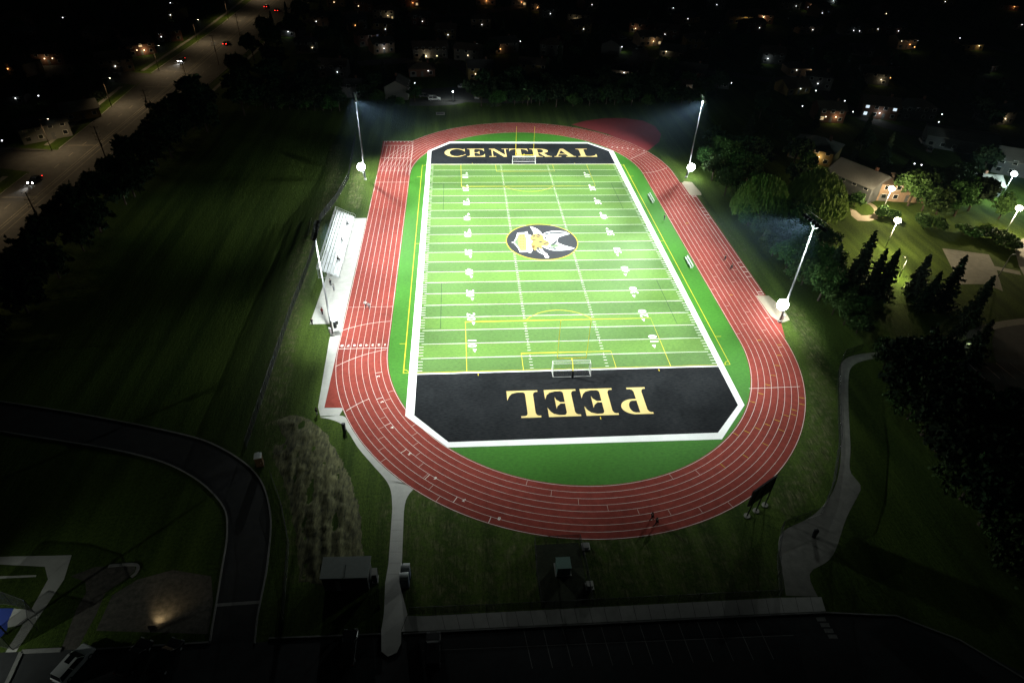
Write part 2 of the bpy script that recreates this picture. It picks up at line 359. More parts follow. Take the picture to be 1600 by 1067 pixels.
def mound():
    from mathutils import noise as mn
    P = [G(*p) for p in [(433, 655), (452, 650), (472, 652), (490, 660), (507, 675), (524, 704), (534, 724), (552, 765), (562, 805), (566, 850), (560, 905), (515, 912), (470, 905), (466, 860), (460, 815), (452, 775), (441, 745), (427, 715), (430, 695), (446, 692), (450, 684), (437, 668)]]
    st = .32; xs = np.arange(min(p[0] for p in P)-1, max(p[0] for p in P)+1, st); ys = np.arange(min(p[1] for p in P)-1, max(p[1] for p in P)+1, st)
    X, Y = np.meshgrid(xs, ys); ins = inpoly(X, Y, P); ed = pline_d(X, Y, P+[P[0]])*np.where(ins, 1, -1)
    Z = np.zeros_like(X)
    for j in range(X.shape[0]):
        for i in range(X.shape[1]):
            x, y = X[j, i], Y[j, i]
            if ed[j, i] < -1.2: Z[j, i] = -9; continue
            e = ed[j, i]+.5*mn.noise((x*.8, y*.5, 3.1)); ax = x+.12*y+1.2*mn.noise((0, y*.08, 7))   # furrows run along the mound
            rid = .5+.5*math.sin(ax*2.9+1.8*mn.noise((x*.3, y*.12, 1.0))); cl = mn.fractal((x*1.4, y*.8, .5), .7, 2.1, 5)
            Z[j, i] = min(max(e, -.3), 2.0)/2.0*.8*(.12+.24*rid+.20*cl-.55*max(0, mn.noise((x*.55, y*.2, 9.0))+.12*math.sin(ax*1.6)))+.015 if e > -.3 else -.05
    ok = Z > -.04; V = []; idx = -np.ones(X.shape, int)
    for j in range(X.shape[0]):
        for i in range(X.shape[1]):
            if Z[j, i] > -1: idx[j, i] = len(V); V.append((X[j, i], Y[j, i], max(Z[j, i], -.04)))
    Fm = [(idx[j, i], idx[j, i+1], idx[j+1, i+1], idx[j+1, i]) for j in range(X.shape[0]-1) for i in range(X.shape[1]-1) if min(idx[j, i], idx[j, i+1], idx[j+1, i+1], idx[j+1, i]) >= 0 and (ok[j, i] or ok[j, i+1] or ok[j+1, i+1] or ok[j+1, i])]
    m = MB(); m.v = V; m.f = [tuple(int(q) for q in f) for f in Fm]
    o = struct('earth_mound', m, pm('dry_earth_and_straw', (.012, .016, .005), .95, .35, 2.2, bump=1.0, c2=(.165, .165, .075), stretch=(1, .30, 1)))
    o.data.polygons.foreach_set('use_smooth', [True]*len(o.data.polygons))
mound()

# ------------------------------------------------------------------ the track
TX, TY, R0, LW = 0.6, 42.2, 36.5, 1.22
def stadium(r, n=72):
    p = []
    for k in range(n+1):
        a = math.pi*k/n; p.append((TX+r*math.cos(a), TY+r*math.sin(a)))
    for k in range(n+1):
        a = math.pi+math.pi*k/n; p.append((TX+r*math.cos(a), -TY+r*math.sin(a)))
    return p
RO = R0+8*LW
def ann(mb, ri, ro, z):
    A, B = stadium(ri), stadium(ro); n = len(A)
    for i in range(n):
        j = (i+1) % n; mb.quad((*A[i], z), (*B[i], z), (*B[j], z), (*A[j], z))
XL = TX-RO                                  # outer edge of the left straight
t = MB(); ann(t, R0-.18, RO+.12, .014); trk = struct('running_track', t, 'track')
t = MB()
t.flat([(XL-.15, -58.7), (XL+3.6, -58.9), (XL+1.2, -49), (XL+.05, -42), (XL-.15, -42)], .010)
t.flat([(XL-.1, 42), (XL+.5, 50), (XL+3, 57), (XL+6, 62), (XL+9.6, 66), (-36.1, 70), (-46.2, 70)], .010)
t.flat([(TX+RO, 36.5), (TX+RO, -40), (TX+RO+.3, -42), (49.4, -33), (49.4, 33.2), (50.3, 34)], .010)
struct('track_chute', t, 'track')
t = MB(); t.flat([G(*p) for p in [(893, 195), (915, 189), (945, 185), (975, 185), (1005, 189), (1024, 198), (1033, 210), (1030, 222), (1012, 236), (990, 230), (950, 210)]], .007); struct('high_jump_area', t, 'dzone')
t = MB(); t.flat([(47.4, 35.6), (48.6, 37), (50.8, 36.2), (51.3, 28.6), (50.9, 27), (47.5, 27.2)], .013)
t.flat([(47.0, -25.9), (50.0, -26), (51.3, -31), (51, -35.5), (48.6, -36.6), (47.3, -34)], .013); struct('sand_pit', t, 'sand')
ln = MB()
for k in range(9): ln.strip(stadium(R0+k*LW), .065 if k in (0, 8) else .05, .020, closed=True)
for k in range(9): ln.strip([(XL+k*LW, 42), (XL+k*LW, 66)], .06, .0206)          # chute lanes
ln.strip([(XL, 70), (XL, 42)], .075, .0206); ln.strip([(XL, 70), (-36.1, 70)], .09, .0203); ln.strip([(-36.1, 70), (-36.1, 42)], .06, .0206)
for y, wd in ((66.2, .12), (55.5, .12), (45.6, .07), (37, .09), (-42.0, .11), (-27.6, .05)): ln.strip([(XL, y), (-35.9, y)], wd, .0212)
def arcline(p0, p1, bulge, wd=.08, z=.0215, n=14):
    a, b = Vector(p0), Vector(p1); q = Vector((-(b-a).y, (b-a).x)); ln.strip([tuple(a.lerp(b, i/n)+q*bulge*4*(i/n)*(1-i/n)) for i in range(n+1)], wd, z)
arcline(G(524, 573), G(604, 546), .06); arcline(G(541, 642), G(577, 623), .04); arcline(G(533, 517), G(610, 502), .06)
arcline(G(1003, 271), G(1042, 262), -.08); arcline(G(1170, 607), G(1250, 604), .0); arcline(G(985, 249), G(1011, 237), 0)
# jump runway on the right
for x in (TX+RO+.95, TX+RO+2.2): ln.strip([(x, 27), (x, -25.6)], .08, .0206)
for y in (26.9, 26.2, 19, 16.6, 14.4, 12.4, -11.2, -13.4, -15.6, -17.8, -24.4, -25.4): ln.strip([(TX+RO+.95, y), (TX+RO+2.2, y)], .14, .0212)
def at_lane(k, s, half=True):
    """point at distance s along the near bend (s from the left straight, anticlockwise) on lane radius k"""
    r = R0+k*LW; a = math.pi+s; return (TX+r*math.cos(a), -TY+r*math.sin(a))
for k, (u, v) in zip(range(2, 9), [(591, 588), (597, 628), (613, 668), (640, 709), (680, 747), (725, 781), (780, 810)]):
    x, y = G(u, v); a = math.atan2(y+TY, x-TX)-.028
    ln.strip([(TX+(R0+(k-1)*LW)*math.cos(a), -TY+(R0+(k-1)*LW)*math.sin(a)), (TX+(R0+k*LW)*math.cos(a), -TY+(R0+k*LW)*math.sin(a))], .09, .0218)
lm = struct('lane_lines', ln, 'white_line', trk)
ex = MB(); exy = MB()
for k in range(8):                                                               # exchange zones and relay marks
    for a0 in (.35, .62, 1.25+.06*k, 1.9+.07*k, 2.35, 2.62+.03*k):
        a = math.pi+a0+.05*k
        if a > 2*math.pi-.02: continue
        (exy if a0 > 2 else ex).strip([(TX+(R0+k*LW+.1)*math.cos(a), -TY+(R0+k*LW+.1)*math.sin(a)), (TX+(R0+(k+1)*LW-.1)*math.cos(a), -TY+(R0+(k+1)*LW-.1)*math.sin(a))], .07, .0212)
    for i, y0 in enumerate((-40, -35, -29, -23, -16, -9, 12, 24, 33)):
        if (k+i) % 3: continue
        x = TX+R0+k*LW; (exy if k == 3 else ex).strip([(x+.1, y0-2*k*.4), (x+LW-.3, y0-2*k*.4)], .09, .0212)
    for a0 in (.5, .9, 1.7, 2.3):
        a = a0+.06*k; ex.strip([(TX+(R0+k*LW+.1)*math.cos(a), TY+(R0+k*LW+.1)*math.sin(a)), (TX+(R0+(k+1)*LW-.1)*math.cos(a), TY+(R0+(k+1)*LW-.1)*math.sin(a))], .06, .0212)
struct('relay_marks', ex, 'worn_line', trk)
struct('relay_marks', exy, 'yellow_turf', trk)

def text_mesh(txt, size, bold=.02, sx=1.0):
    cu = bpy.data.curves.new('txt', 'FONT'); cu.body = txt; cu.size = size; cu.align_x = 'CENTER'; cu.align_y = 'CENTER'; cu.offset = bold; cu.resolution_u = 3
    o = bpy.data.objects.new('txt', cu); col.objects.link(o)
    dg = bpy.context.evaluated_depsgraph_get(); me = bpy.data.meshes.new_from_object(o.evaluated_get(dg)); bpy.data.objects.remove(o); bpy.data.curves.remove(cu)
    V = np.array([v.co[:] for v in me.vertices]); F = [tuple(p.vertices) for p in me.polygons]; bpy.data.meshes.remove(me)
    V[:, 0] *= sx
    c = (V.max(0)+V.min(0))/2; V -= c
    return V, F
def put_text(mb, tm, x, y, z, rot):
    V, F = tm; c, s = math.cos(rot), math.sin(rot); n = len(mb.v)
    mb.v += [(x+a*c-b*s, y+a*s+b*c, z) for a, b, _ in V]; mb.f += [tuple(n+i for i in f) for f in F]
num = MB()
for k in range(8):                                                               # finish numbers, chute numbers, stagger numbers
    tm = text_mesh(str(k+1), .85, .03, 1.3)
    put_text(num, tm, TX-R0-(k+.5)*LW, -41.0, .022, math.pi)
    put_text(num, text_mesh(str(k+1), .6, .03, 1.5), TX-R0-(k+.5)*LW, 69.3, .0222, math.pi)
    if k > 0:
        u, v = [(591, 588), (597, 628), (613, 668), (640, 709), (680, 747), (725, 781), (780, 810)][k-1]
        x, y = G(u, v); a = math.atan2(y+TY, x-TX); rr = R0+(k+.5-.0)*LW
        put_text(num, text_mesh(str(k+1), .75, .02, 1.2), TX+(rr-LW/2+.1-.1)*math.cos(a+.004) if False else x, y, .0224, a-math.pi*.0+math.pi/2+math.pi)
    a = R(38)-k*.032; rr = R0+(k+.5)*LW
    put_text(num, text_mesh(str(k+1), .8, .03, 1.2), TX+rr*math.cos(a), TY+rr*math.sin(a), .0222, a-math.pi/2)
struct('lane_numbers', num, 'white_line', trk)

# ------------------------------------------------------------------ the turf field
yd = .9144; HW = 32.5*yd; HL = 55*yd
A = stadium(R0-.2); t = MB()
for i in range(len(A)//2-1):
    a, b = A[i], A[i+1]; t.quad((a[0], a[1], .012), (b[0], b[1], .012), (TX, TY, .012))
for i in range(len(A)//2, len(A)-1):
    a, b = A[i], A[i+1]; t.quad((a[0], a[1], .012), (b[0], b[1], .012), (TX, -TY, .012))
r_ = R0-.2
t.quad((TX-r_, -TY, .012), (TX+r_, -TY, .012), (TX+r_, TY, .012), (TX-r_, TY, .012))
fld = struct('turf_field', t, 'turf')
EZ = 68.1; CXN, CYN = 23.6, 61.4
t = MB()
for s in (-1, 1):
    t.flat([(-HW, s*HL), (HW, s*HL), (HW, s*CYN), (CXN+.1, s*EZ), (-CXN, s*EZ), (-HW, s*CYN)], .018)
struct('end_zones', t, 'black_turf', fld)
b = MB(); out = [(-HW, -CYN), (-CXN, -EZ), (CXN, -EZ), (HW, -CYN), (HW, CYN), (CXN, EZ), (-CXN, EZ), (-HW, CYN)]
b.strip(out[::-1], 1.2, .024, closed=True, side=1)
struct('white_border', b, 'white_turf', fld)
y = MB(); NZ = .022
for s in (-1, 1): y.strip([(-HW, s*HL), (HW, s*HL)], .28, .026)
for k in range(1, 22): y.strip([(-HW+.55, -HL+k*5*yd), (HW-.55, -HL+k*5*yd)], .10, NZ)
for k in range(1, 110):
    if k % 5 == 0:
        for s in (-1, 1): y.strip([(s*7.47, -HL+k*yd-.35), (s*7.47, -HL+k*yd+.35)], .12, NZ+.0006)
        continue
    for s in (-1, 1):
        y.strip([(s*HW, -HL+k*yd), (s*(HW-1.0), -HL+k*yd)], .10, NZ)
        if abs(-HL+k*yd) > 9.6 or True: y.strip([(s*7.47-.33, -HL+k*yd), (s*7.47+.33, -HL+k*yd)], .10, NZ)
for k in range(1, 12):
    d = k*10; Y = -HL+d*yd; n = d if d <= 50 else 110-d
    if d == 110: continue
    for s in (-1, 1):
        # digits face the nearer sideline; an arrow points to the nearer goal line
        rot = -math.pi/2 if s < 0 else math.pi/2
        for ch, off in ((str(n)[0], -.82), (str(n)[1], .82)):
            tm = text_mesh(ch, 2.45, .035, .95)
            put_text(y, tm, s*18.9, Y+(-off if s < 0 else off), NZ+.0012, rot)
        g = -1 if d <= 50 else 1; yt = Y+g*2.05; xx = s*18.45 if s < 0 else s*18.45
        y.flat([(xx-.38, yt-g*.1), (xx+.38, yt-g*.1), (xx, yt+g*.95)], NZ+.0018)
struct('yard_lines', y, 'white_turf', fld)
q = MB(); S = .10; q.strip([(-32.3, -49.9), (-32.3, 49.9), (32.3, 49.9), (32.3, -49.9)], S, .0205, closed=True)
for s in (-1, 1):
    q.strip([(-20.16, s*HL), (-20.16, s*33.8), (20.16, s*33.8), (20.16, s*HL)], S, NZ+.0024)
    q.strip([(-9.16, s*HL), (-9.16, s*44.8), (9.16, s*44.8), (9.16, s*HL)], S, NZ+.0024)
    pts = [(9.15*math.cos(a), s*(39.3-9.15*math.sin(a))) for a in np.linspace(R(37), R(143), 24)]
    q.strip(pts, S, NZ+.0026)
    for sx in (-1, 1):
        q.strip([(sx*(32.3-1*math.cos(a)), s*(49.9-1*math.sin(a))) for a in np.linspace(0, math.pi/2, 8)], S, .0208)
        q.strip([(sx*32.3, s*40.8), (sx*33.6, s*40.8)], S, .0208)
for sx in (-1, 1): q.strip([(sx*30.7, 0), (sx*32.3, 0)], S, .0208)
for u, v in ((-18, -50.9), (17.5, -51.0), (-16.5, 50.9), (16.5, 50.9), (3.5, -63.6)): q.strip([(u, v-.3), (u, v+.3)], .12, .0205)
struct('yellow_lines', q, 'yellow_turf', fld)
k_ = MB()
for sx in (-1, 1):
    for sy in (-1, 1):
        k_.strip([(sx*25.4, sy*18.6), (sx*25.4, sy*36)], S, NZ+.003)
        k_.strip([(sx*25.4, sy*36), (sx*(HW-.1), sy*36)], S*.8, NZ+.0032); k_.strip([(sx*30.8, sy*36), (sx*32.1, sy*36)], S, .0206)
        k_.strip([(sx*30.8, sy*18.6), (sx*32.1, sy*18.6)], S, .0206)
        k_.strip([(sx*30.8, sy*4.6), (sx*31.8, sy*4.6)], S, .0206); k_.strip([(sx*31.8, sy*4.6), (sx*32.1, sy*5.2)], S, .0206)
    k_.strip([(-HW+.6, sx*4.75), (HW-.6, sx*4.75)], S*.7, NZ+.0034)
struct('dark_lines', k_, 'grey_turf', fld)

# serif capitals for the end zones, in a unit cell (0..1 wide, 0..1 high)
def serif(ch):
    P = []
    def stem(x, wd): P.append([(x, 0), (x+wd, 0), (x+wd, 1), (x, 1)])
    def foot(x0, x1, y0, h=.06, up=True):
        P.append([(x0, y0), (x1, y0), (x1, y0+h), (x0, y0+h)])
    def curve(cx, cyy, rx, ry, irx, iry, icx, a0, a1, n=18):
        o_, i_ = [], []
        for k in range(n+1):
            a = R(a0+(a1-a0)*k/n); o_.append((cx+rx*math.cos(a), cyy+ry*math.sin(a))); i_.append((icx+irx*math.cos(a), cyy+iry*math.sin(a)))
        for k in range(n): P.append([o_[k], o_[k+1], i_[k+1], i_[k]])
    def bracket(x, y0, dx, dy): P.append([(x, y0), (x+dx, y0), (x+dx*.35, y0+dy*.3), (x, y0+dy)])
    if ch in 'EL':
        stem(.16, .25); foot(0, 1 if ch in 'EL' else .5, 0)
        P.append([(1, 0), (1, .36), (.93, .2), (.84, .11), (.66, .06), (.66, 0)])
        bracket(.16, .06, -.09, .1); bracket(.41, .06, .08, .08)
        foot(0, .97 if ch == 'E' else .62, .94); bracket(.16, .94, -.09, -.1); bracket(.41, .94, .08, -.08)
        if ch == 'E':
            P.append([(.97, 1), (.97, .66), (.9, .80), (.81, .89), (.64, .94), (.64, 1)])
            foot(.41, .66, .475, .05); P.append([(.70, .28), (.70, .72), (.66, .62), (.55, .525), (.55, .475), (.66, .38)])
    elif ch == 'P' or ch == 'R':
        stem(.15, .25); foot(0, .6, 0); bracket(.15, .06, -.09, .1); bracket(.40, .06, .1, .1)
        foot(0, .6, .94); bracket(.15, .94, -.09, -.1)
        curve(.52, .72, .42, .28, .17, .22, .52, -90, 90); foot(.4, .53, .44); foot(.4, .53, .94)
        if ch == 'R':
            P.append([(.46, .46), (.66, .5), (.86, .16), (1.0, .06), (1.06, .06), (1.06, 0), (.72, 0)])
    elif ch == 'T':
        stem(.38, .25); foot(.2, .8, 0); bracket(.38, .06, -.09, .1); bracket(.63, .06, .09, .1); foot(.02, .99, .94)
        P.append([(.02, 1), (.0, .64), (.06, .80), (.14, .89), (.3, .94), (.3, 1)]); P.append([(.99, 1), (1.01, .64), (.95, .8), (.87, .89), (.71, .94), (.71, 1)])
    elif ch == 'C':
        curve(.52, .5, .52, .52, .33, .45, .57, 48, 312, 34)
        P.append([(.95, 1), (.95, .62), (.89, .74), (.82, .83), (.74, .90), (.87, .9)]); P.append([(.84, .10), (1.0, .26), (.96, .30), (.86, .16), (.74, .07)])
    elif ch == 'N':
        P.append([(.14, .0), (.20, 0), (.20, 1), (.14, 1)]); P.append([(.80, 0), (.86, 0), (.86, 1), (.80, 1)])
        P.append([(.02, 1), (.30, 1), (.86, .12), (.86, 0), (.72, 0), (.14, .90), (.02, .94)])
        foot(0, .34, 0); foot(.66, 1.0, .94)
    elif ch == 'A':
        P.append([(.40, 1), (.56, 1), (.97, .06), (.70, .06), (.42, .80), (.18, .06), (.10, .06)])
        foot(0, .34, 0); foot(.58, 1.06, 0); P.append([(.22, .30), (.62, .30), (.60, .36), (.24, .36)])
    return P
def letter(mb, ch, x0, x1, y0, y1, flip=False):
    for i, p in enumerate(serif(ch)):
        pts = [((x0+(x1-x0)*a), (y0+(y1-y0)*b_)) if not flip else ((x1-(x1-x0)*a), (y1-(y1-y0)*b_)) for a, b_ in p]
        mb.flat(pts, .0205+i*.00012)
L_ = MB()
for ch, x0, x1 in (('P', 6.2+1.3, 13.4), ('E', .9, 7.0), ('E', -5.9, 0.1), ('L', -12.9, -7.1)): letter(L_, ch, x0, x1, -62.9, -55.8, True)
for ch, x0, x1 in (('C', -25.4, -18.4), ('E', -18.0, -12.2), ('N', -10.8, -4.2), ('T', -4.0, 2.2), ('R', 2.9, 9.4), ('A', 10.6, 17.4), ('L', 18.6, 24.9)): letter(L_, ch, x0, x1, 56.4, 63.3)
struct('end_zone_lettering', L_, 'gold_turf', fld)

# centre emblem
def E_(pts): return [G(780+a/11.43, 340+b_/11.43) for a, b_ in pts]
cxm, cym, rm = .15, .45, 9.15
disc = lambda r, n=64: [(cxm+r*math.cos(2*math.pi*k/n), cym+r*math.sin(2*math.pi*k/n)) for k in range(n)]
struct('emblem_rim', MB().flat(disc(rm+.15), .0262), 'yellow_turf', fld)
struct('emblem_disc', MB().flat(disc(rm), .0274), pm('slate_turf', (0.012, 0.014, 0.017), .8, .2, 2), fld)
wh = MB()
for i, p in enumerate([
    [(215, 445), (265, 430), (300, 365), (325, 275), (455, 268), (498, 250), (515, 305), (560, 310), (585, 345), (600, 480), (590, 600), (560, 640), (505, 615), (370, 620), (335, 545), (262, 462)],
    [(550, 160), (620, 180), (690, 215), (740, 255), (775, 310), (700, 330), (625, 320), (605, 250)],
    [(770, 300), (830, 270), (930, 245), (1090, 245), (1180, 255), (1260, 295), (1160, 320), (1060, 355), (1040, 400), (1050, 455), (1160, 500), (1350, 550), (1290, 570), (1120, 590), (960, 590), (850, 560), (760, 520), (740, 420)],
    [(640, 540), (740, 520), (800, 610), (870, 660), (840, 690), (760, 650), (690, 610)],
]): wh.flat(E_(p), .0286+i*.0003)
for c0, rr in ((530, 340), (550, 560)): pass
for cc, ry in (((850, 700), .62),):
    x, y_ = G(780+cc[0]/11.43, 340+cc[1]/11.43); wh.flat([(x+.55*math.cos(a), y_+.75*math.sin(a)) for a in np.linspace(0, 2*math.pi, 14)[:-1]], .0304)
for cc in ((512, 345), (545, 555), (560, 450)):
    x, y_ = G(780+cc[0]/11.43, 340+cc[1]/11.43); wh.flat([(x+.42*math.cos(a), y_+.75*math.sin(a)) for a in np.linspace(0, 2*math.pi, 12)[:-1]], .0301)
struct('emblem_outline', wh, 'white_turf', fld)
gr = MB(); gr.flat(E_([(270, 445), (318, 370), (345, 300), (460, 290), (490, 390), (495, 590), (380, 600), (345, 530)]), .0310)
gr.flat(E_([(890, 520), (940, 480), (1040, 480), (1070, 510), (990, 540)]), .0310); struct('emblem_field', gr, 'green_emblem', fld)
yl = MB(); yl.flat(E_([(330, 380), (370, 300), (455, 305), (470, 400), (480, 580), (390, 585), (340, 490)]), .0320); struct('emblem_shield', yl, pm('lemon_turf', (.27, .26, .07), .85, .06, 5), fld)
gd = MB()
for p in ([(545, 350), (605, 310), (650, 285), (720, 285), (790, 330), (800, 390), (880, 430), (910, 475), (850, 520), (770, 510), (700, 560), (640, 590), (600, 560), (560, 480), (600, 430), (560, 400)],
          [(700, 520), (760, 515), (770, 560), (740, 580)], [(850, 320), (920, 320), (900, 355), (850, 350)], [(575, 510), (640, 505), (620, 545), (590, 560)]): gd.flat(E_(p), .0320)
struct('emblem_body', gd, pm('amber_turf', (.30, .20, .055), .85, .06, 5), fld)
dk = MB()
for p in ([(790, 300), (850, 282), (940, 264), (1080, 262), (1170, 272), (1215, 290), (1150, 300), (1040, 292), (930, 290), (830, 312)], [(820, 540), (900, 552), (1010, 566), (1150, 562), (1270, 556), (1180, 545), (1040, 545), (900, 532)], [(1010, 380), (1030, 400), (1035, 440), (1010, 470), (960, 500), (930, 500), (985, 455), (1015, 420)], [(500, 470), (520, 460), (530, 520), (510, 530)], [(600, 330), (640, 318), (640, 340), (605, 350)], [(830, 340), (850, 360), (820, 400), (805, 360)], [(660, 545), (700, 530), (730, 590), (800, 640), (790, 655), (715, 610)]): dk.flat(E_(p), .0328)
for p in ([(655, 295), (710, 300), (745, 345), (700, 325)], [(640, 325), (690, 335), (740, 370), (690, 355)], [(695, 440), (740, 425), (790, 432), (735, 452)], [(780, 465), (865, 445), (880, 465), (800, 480)], [(570, 385), (650, 400), (660, 412), (600, 405)],
          [(900, 490), (960, 455), (1010, 420), (1020, 400), (1025, 450), (1000, 470), (985, 455), (940, 490)], [(660, 225), (700, 260), (715, 290), (690, 270)], [(690, 225), (730, 260), (745, 285), (722, 265)], [(630, 205), (655, 240), (665, 270), (645, 250)],
          [(815, 290), (850, 275), (855, 290), (830, 300)], [(900, 265), (945, 262), (940, 278), (905, 280)], [(985, 262), (1030, 265), (1025, 285), (990, 280)], [(1075, 270), (1110, 275), (1095, 292), (1070, 288)],
          [(880, 540), (910, 545), (905, 560), (882, 556)], [(970, 555), (1020, 555), (1010, 575), (975, 572)], [(1085, 550), (1150, 545), (1130, 568), (1090, 566)], [(1190, 545), (1225, 545), (1215, 560), (1190, 558)],
          [(825, 690), (850, 680), (875, 695), (850, 712)], [(530, 330), (545, 350), (530, 358)], [(535, 535), (550, 545), (540, 585), (530, 570)]): dk.flat(E_(p), .0332)
for r0, c0 in ((365, 345), (365, 415), (365, 485), (400, 440)):
    pass
struct('emblem_shading', dk, pm('charcoal_turf', (.025, .028, .032), .85, .1, 5), fld)
ow = MB()
for i in range(5):
    for c_ in (385, 430):
        x, y_ = G(780+c_/11.43, 340+(330+i*50)/11.43); ow.box(x-.16, x+.16, y_-.28, y_+.28, .0332, .0338)
struct('emblem_writing', ow, pm('orange_turf', (.22, .09, .03), .85, .06, 5), fld)

# ------------------------------------------------------------------ paths, roads, lots
def Gp(*uv): return [G(u, v) for u, v in uv]
def smooth(pts, n=6):
    out = []; P = [Vector(p) for p in pts]; m = len(P)
    for i in range(m-1):
        a, b, c, d = P[max(i-1, 0)], P[i], P[i+1], P[min(i+2, m-1)]
        for k in range(n):
            t = k/n; out.append(tuple(.5*((2*b)+(c-a)*t+(2*a-5*b+4*c-d)*t*t+(3*b-3*c+d-a)*t**3)))
    return out+[tuple(P[-1])]
def kerb(mb, pts, wd=.18, h=.12, z0=0.0):
    P = [Vector(p) for p in pts]
    for i in range(len(P)-1):
        a, b = P[i], P[i+1]; t = (b-a).normalized(); q = Vector((-t.y, t.x))*wd/2
        A0, A1, B0, B1 = a-q, a+q, b-q, b+q
        mb.quad((*A0, h), (*B0, h), (*B1, h), (*A1, h)); mb.quad((*A0, z0), (*B0, z0), (*B0, h), (*A0, h)); mb.quad((*B1, z0), (*A1, z0), (*A1, h), (*B1, h))
c = MB()
c.flat([(-52.7, -33.5), (-48.2, -33.5), (XL-.2, -33.5), (XL-.2, 14.1), (-51.6, 14.1), (-52.2, -18)], .012)
c.flat([(-48.1, -33.5), (-47.6, -45), (-46.95, -58.6), (-46.2, -60.8), (-42.9, -60.8), (-42.3, -58.9), (XL-.15, -58.8), (XL-.15, -33.5)], .0125)
lo = smooth(Gp((499, 652), (516, 655), (533, 662), (545, 676), (560, 700), (583, 727), (603, 750), (611, 768), (613, 795)), 5)
ro = []
for k in range(14):
    a = R(181+ (k)*2.05)+R(21); ro.append((TX+(RO+.16)*math.cos(a), -TY+(RO+.16)*math.sin(a)))
hi = [p for p in ro if p[1] < -60.8]
lo_r = lo[:]
n = 40
def resample(P, n):
    P = [Vector(p) for p in P]; s = [0]
    for i in range(1, len(P)): s.append(s[-1]+(P[i]-P[i-1]).length)
    out = []
    for k in range(n):
        d = s[-1]*k/(n-1); i = max(j for j in range(len(s)) if s[j] <= d+1e-9); i = min(i, len(P)-2)
        out.append(tuple(P[i].lerp(P[i+1], (d-s[i])/max(1e-9, s[i+1]-s[i]))))
    return out
hi = [(-42.9, -60.8)]+[p for p in hi]+smooth([G(655, 757), G(642, 768), G(634, 782), G(631, 800)], 4)
A_, B_ = resample(lo, n), resample(hi, n)
for i in range(n-1): c.quad((*A_[i], .0130), (*A_[i+1], .0130), (*B_[i+1], .0130), (*B_[i], .0130))
c.flat(Gp((613, 795), (631, 800), (628, 880), (624, 910), (602, 910), (607, 880)), .0135)
struct('concrete_path', c, 'concrete')
j = MB()
for yy in np.arange(-31, 13, 3.4): j.strip([(-52.4, yy), (XL-.3, yy)], .035, .0142)
for vv in (812, 828, 845, 862, 880, 897): 
    a, b_ = G(600, vv), G(636, vv); j.strip([G(612-(vv-795)*.07, vv), G(630-(vv-795)*.04, vv)], .035, .0148)
struct('path_joints', j, 'old_concrete')
c = MB()
c.flat(Gp((602, 910), (624, 910), (637, 960), (627, 985), (627, 1005), (620, 1020), (606, 1026), (596, 1018), (596, 985), (600, 960)), .140)
lp = Gp((640, 962), (720, 958), (800, 954), (1000, 944), (1220, 934), (1283, 933), (1290, 953)); 
c.flat(Gp((660, 963), (1220, 934), (1283, 933), (1290, 955), (1220, 958), (664, 986)), .12)
c.flat(Gp((637, 962), (660, 963), (664, 986), (627, 987)), .124)
struct('pavement', c, 'concrete')
c = MB(); c.flat(Gp((836, 851), (904, 847), (914, 900), (922, 947), (848, 951), (840, 900)), .006); struct('gravel_pad', c, pm('dark_gravel', (.034, .042, .022), .95, .3, 2, bump=.3))
j = MB()
for k in range(26): u = 690+k*23; v0 = 962-(u-660)*.0518; v1 = 986-(u-664)*.050; j.strip([G(u, v0), G(u+6, v1)], .05, .1245)
struct('pavement_joints', j, 'asphalt')
kb = MB(); kerb(kb, Gp((420, 997), (500, 994), (595, 990)), .2, .13); kerb(kb, Gp((630, 990), (664, 988), (1220, 960), (1292, 957), (1400, 962), (1500, 1000), (1600, 1060)), .2, .135)
struct('kerb', kb, 'kerb')
c = MB(); c.flat([G(-60, 1015), G(0, 1019), G(150, 1013), G(400, 1003), G(600, 992), G(1292, 959), G(1400, 964), G(1500, 1003), G(1660, 1080), (60, -125), (-110, -125)], .010); struct('parking_lot', c, 'asphalt_lot')
c = MB()
for k in range(13):
    u = 818+k*30.2; v = 982-k*1.2; c.strip([G(u, v), G(u+14+k*1.2, v+62)], .10, .016)
c.strip([G(660, 1016), G(1240, 992)], .08, .0163)
for k in range(5): c.strip([G(1270+k*6, 958+k*9), G(1284+k*6, 958+k*9)], .55, .0166)
struct('parking_lines', c, pm('faded_line_paint', (.20, .20, .19), .9, .3, 3))
# right-hand path
Lp = smooth(Gp((1383, 549), (1345, 553), (1322, 560), (1312, 575), (1311, 605), (1314, 680), (1312, 730), (1300, 770), (1270, 805), (1226, 828), (1216, 850), (1222, 890), (1228, 930)), 5)
Rp = smooth(Gp((1392, 556), (1352, 563), (1332, 572), (1326, 590), (1326, 640), (1329, 700), (1328, 735), (1345, 758), (1340, 775), (1322, 810), (1300, 870), (1265, 895), (1278, 932)), 5)
A_, B_ = resample(Lp, 60), resample(Rp, 60); c = MB()
for i in range(59): c.quad((*A_[i], .010), (*B_[i], .010), (*B_[i+1], .010), (*A_[i+1], .010))
struct('path', c, 'old_concrete')
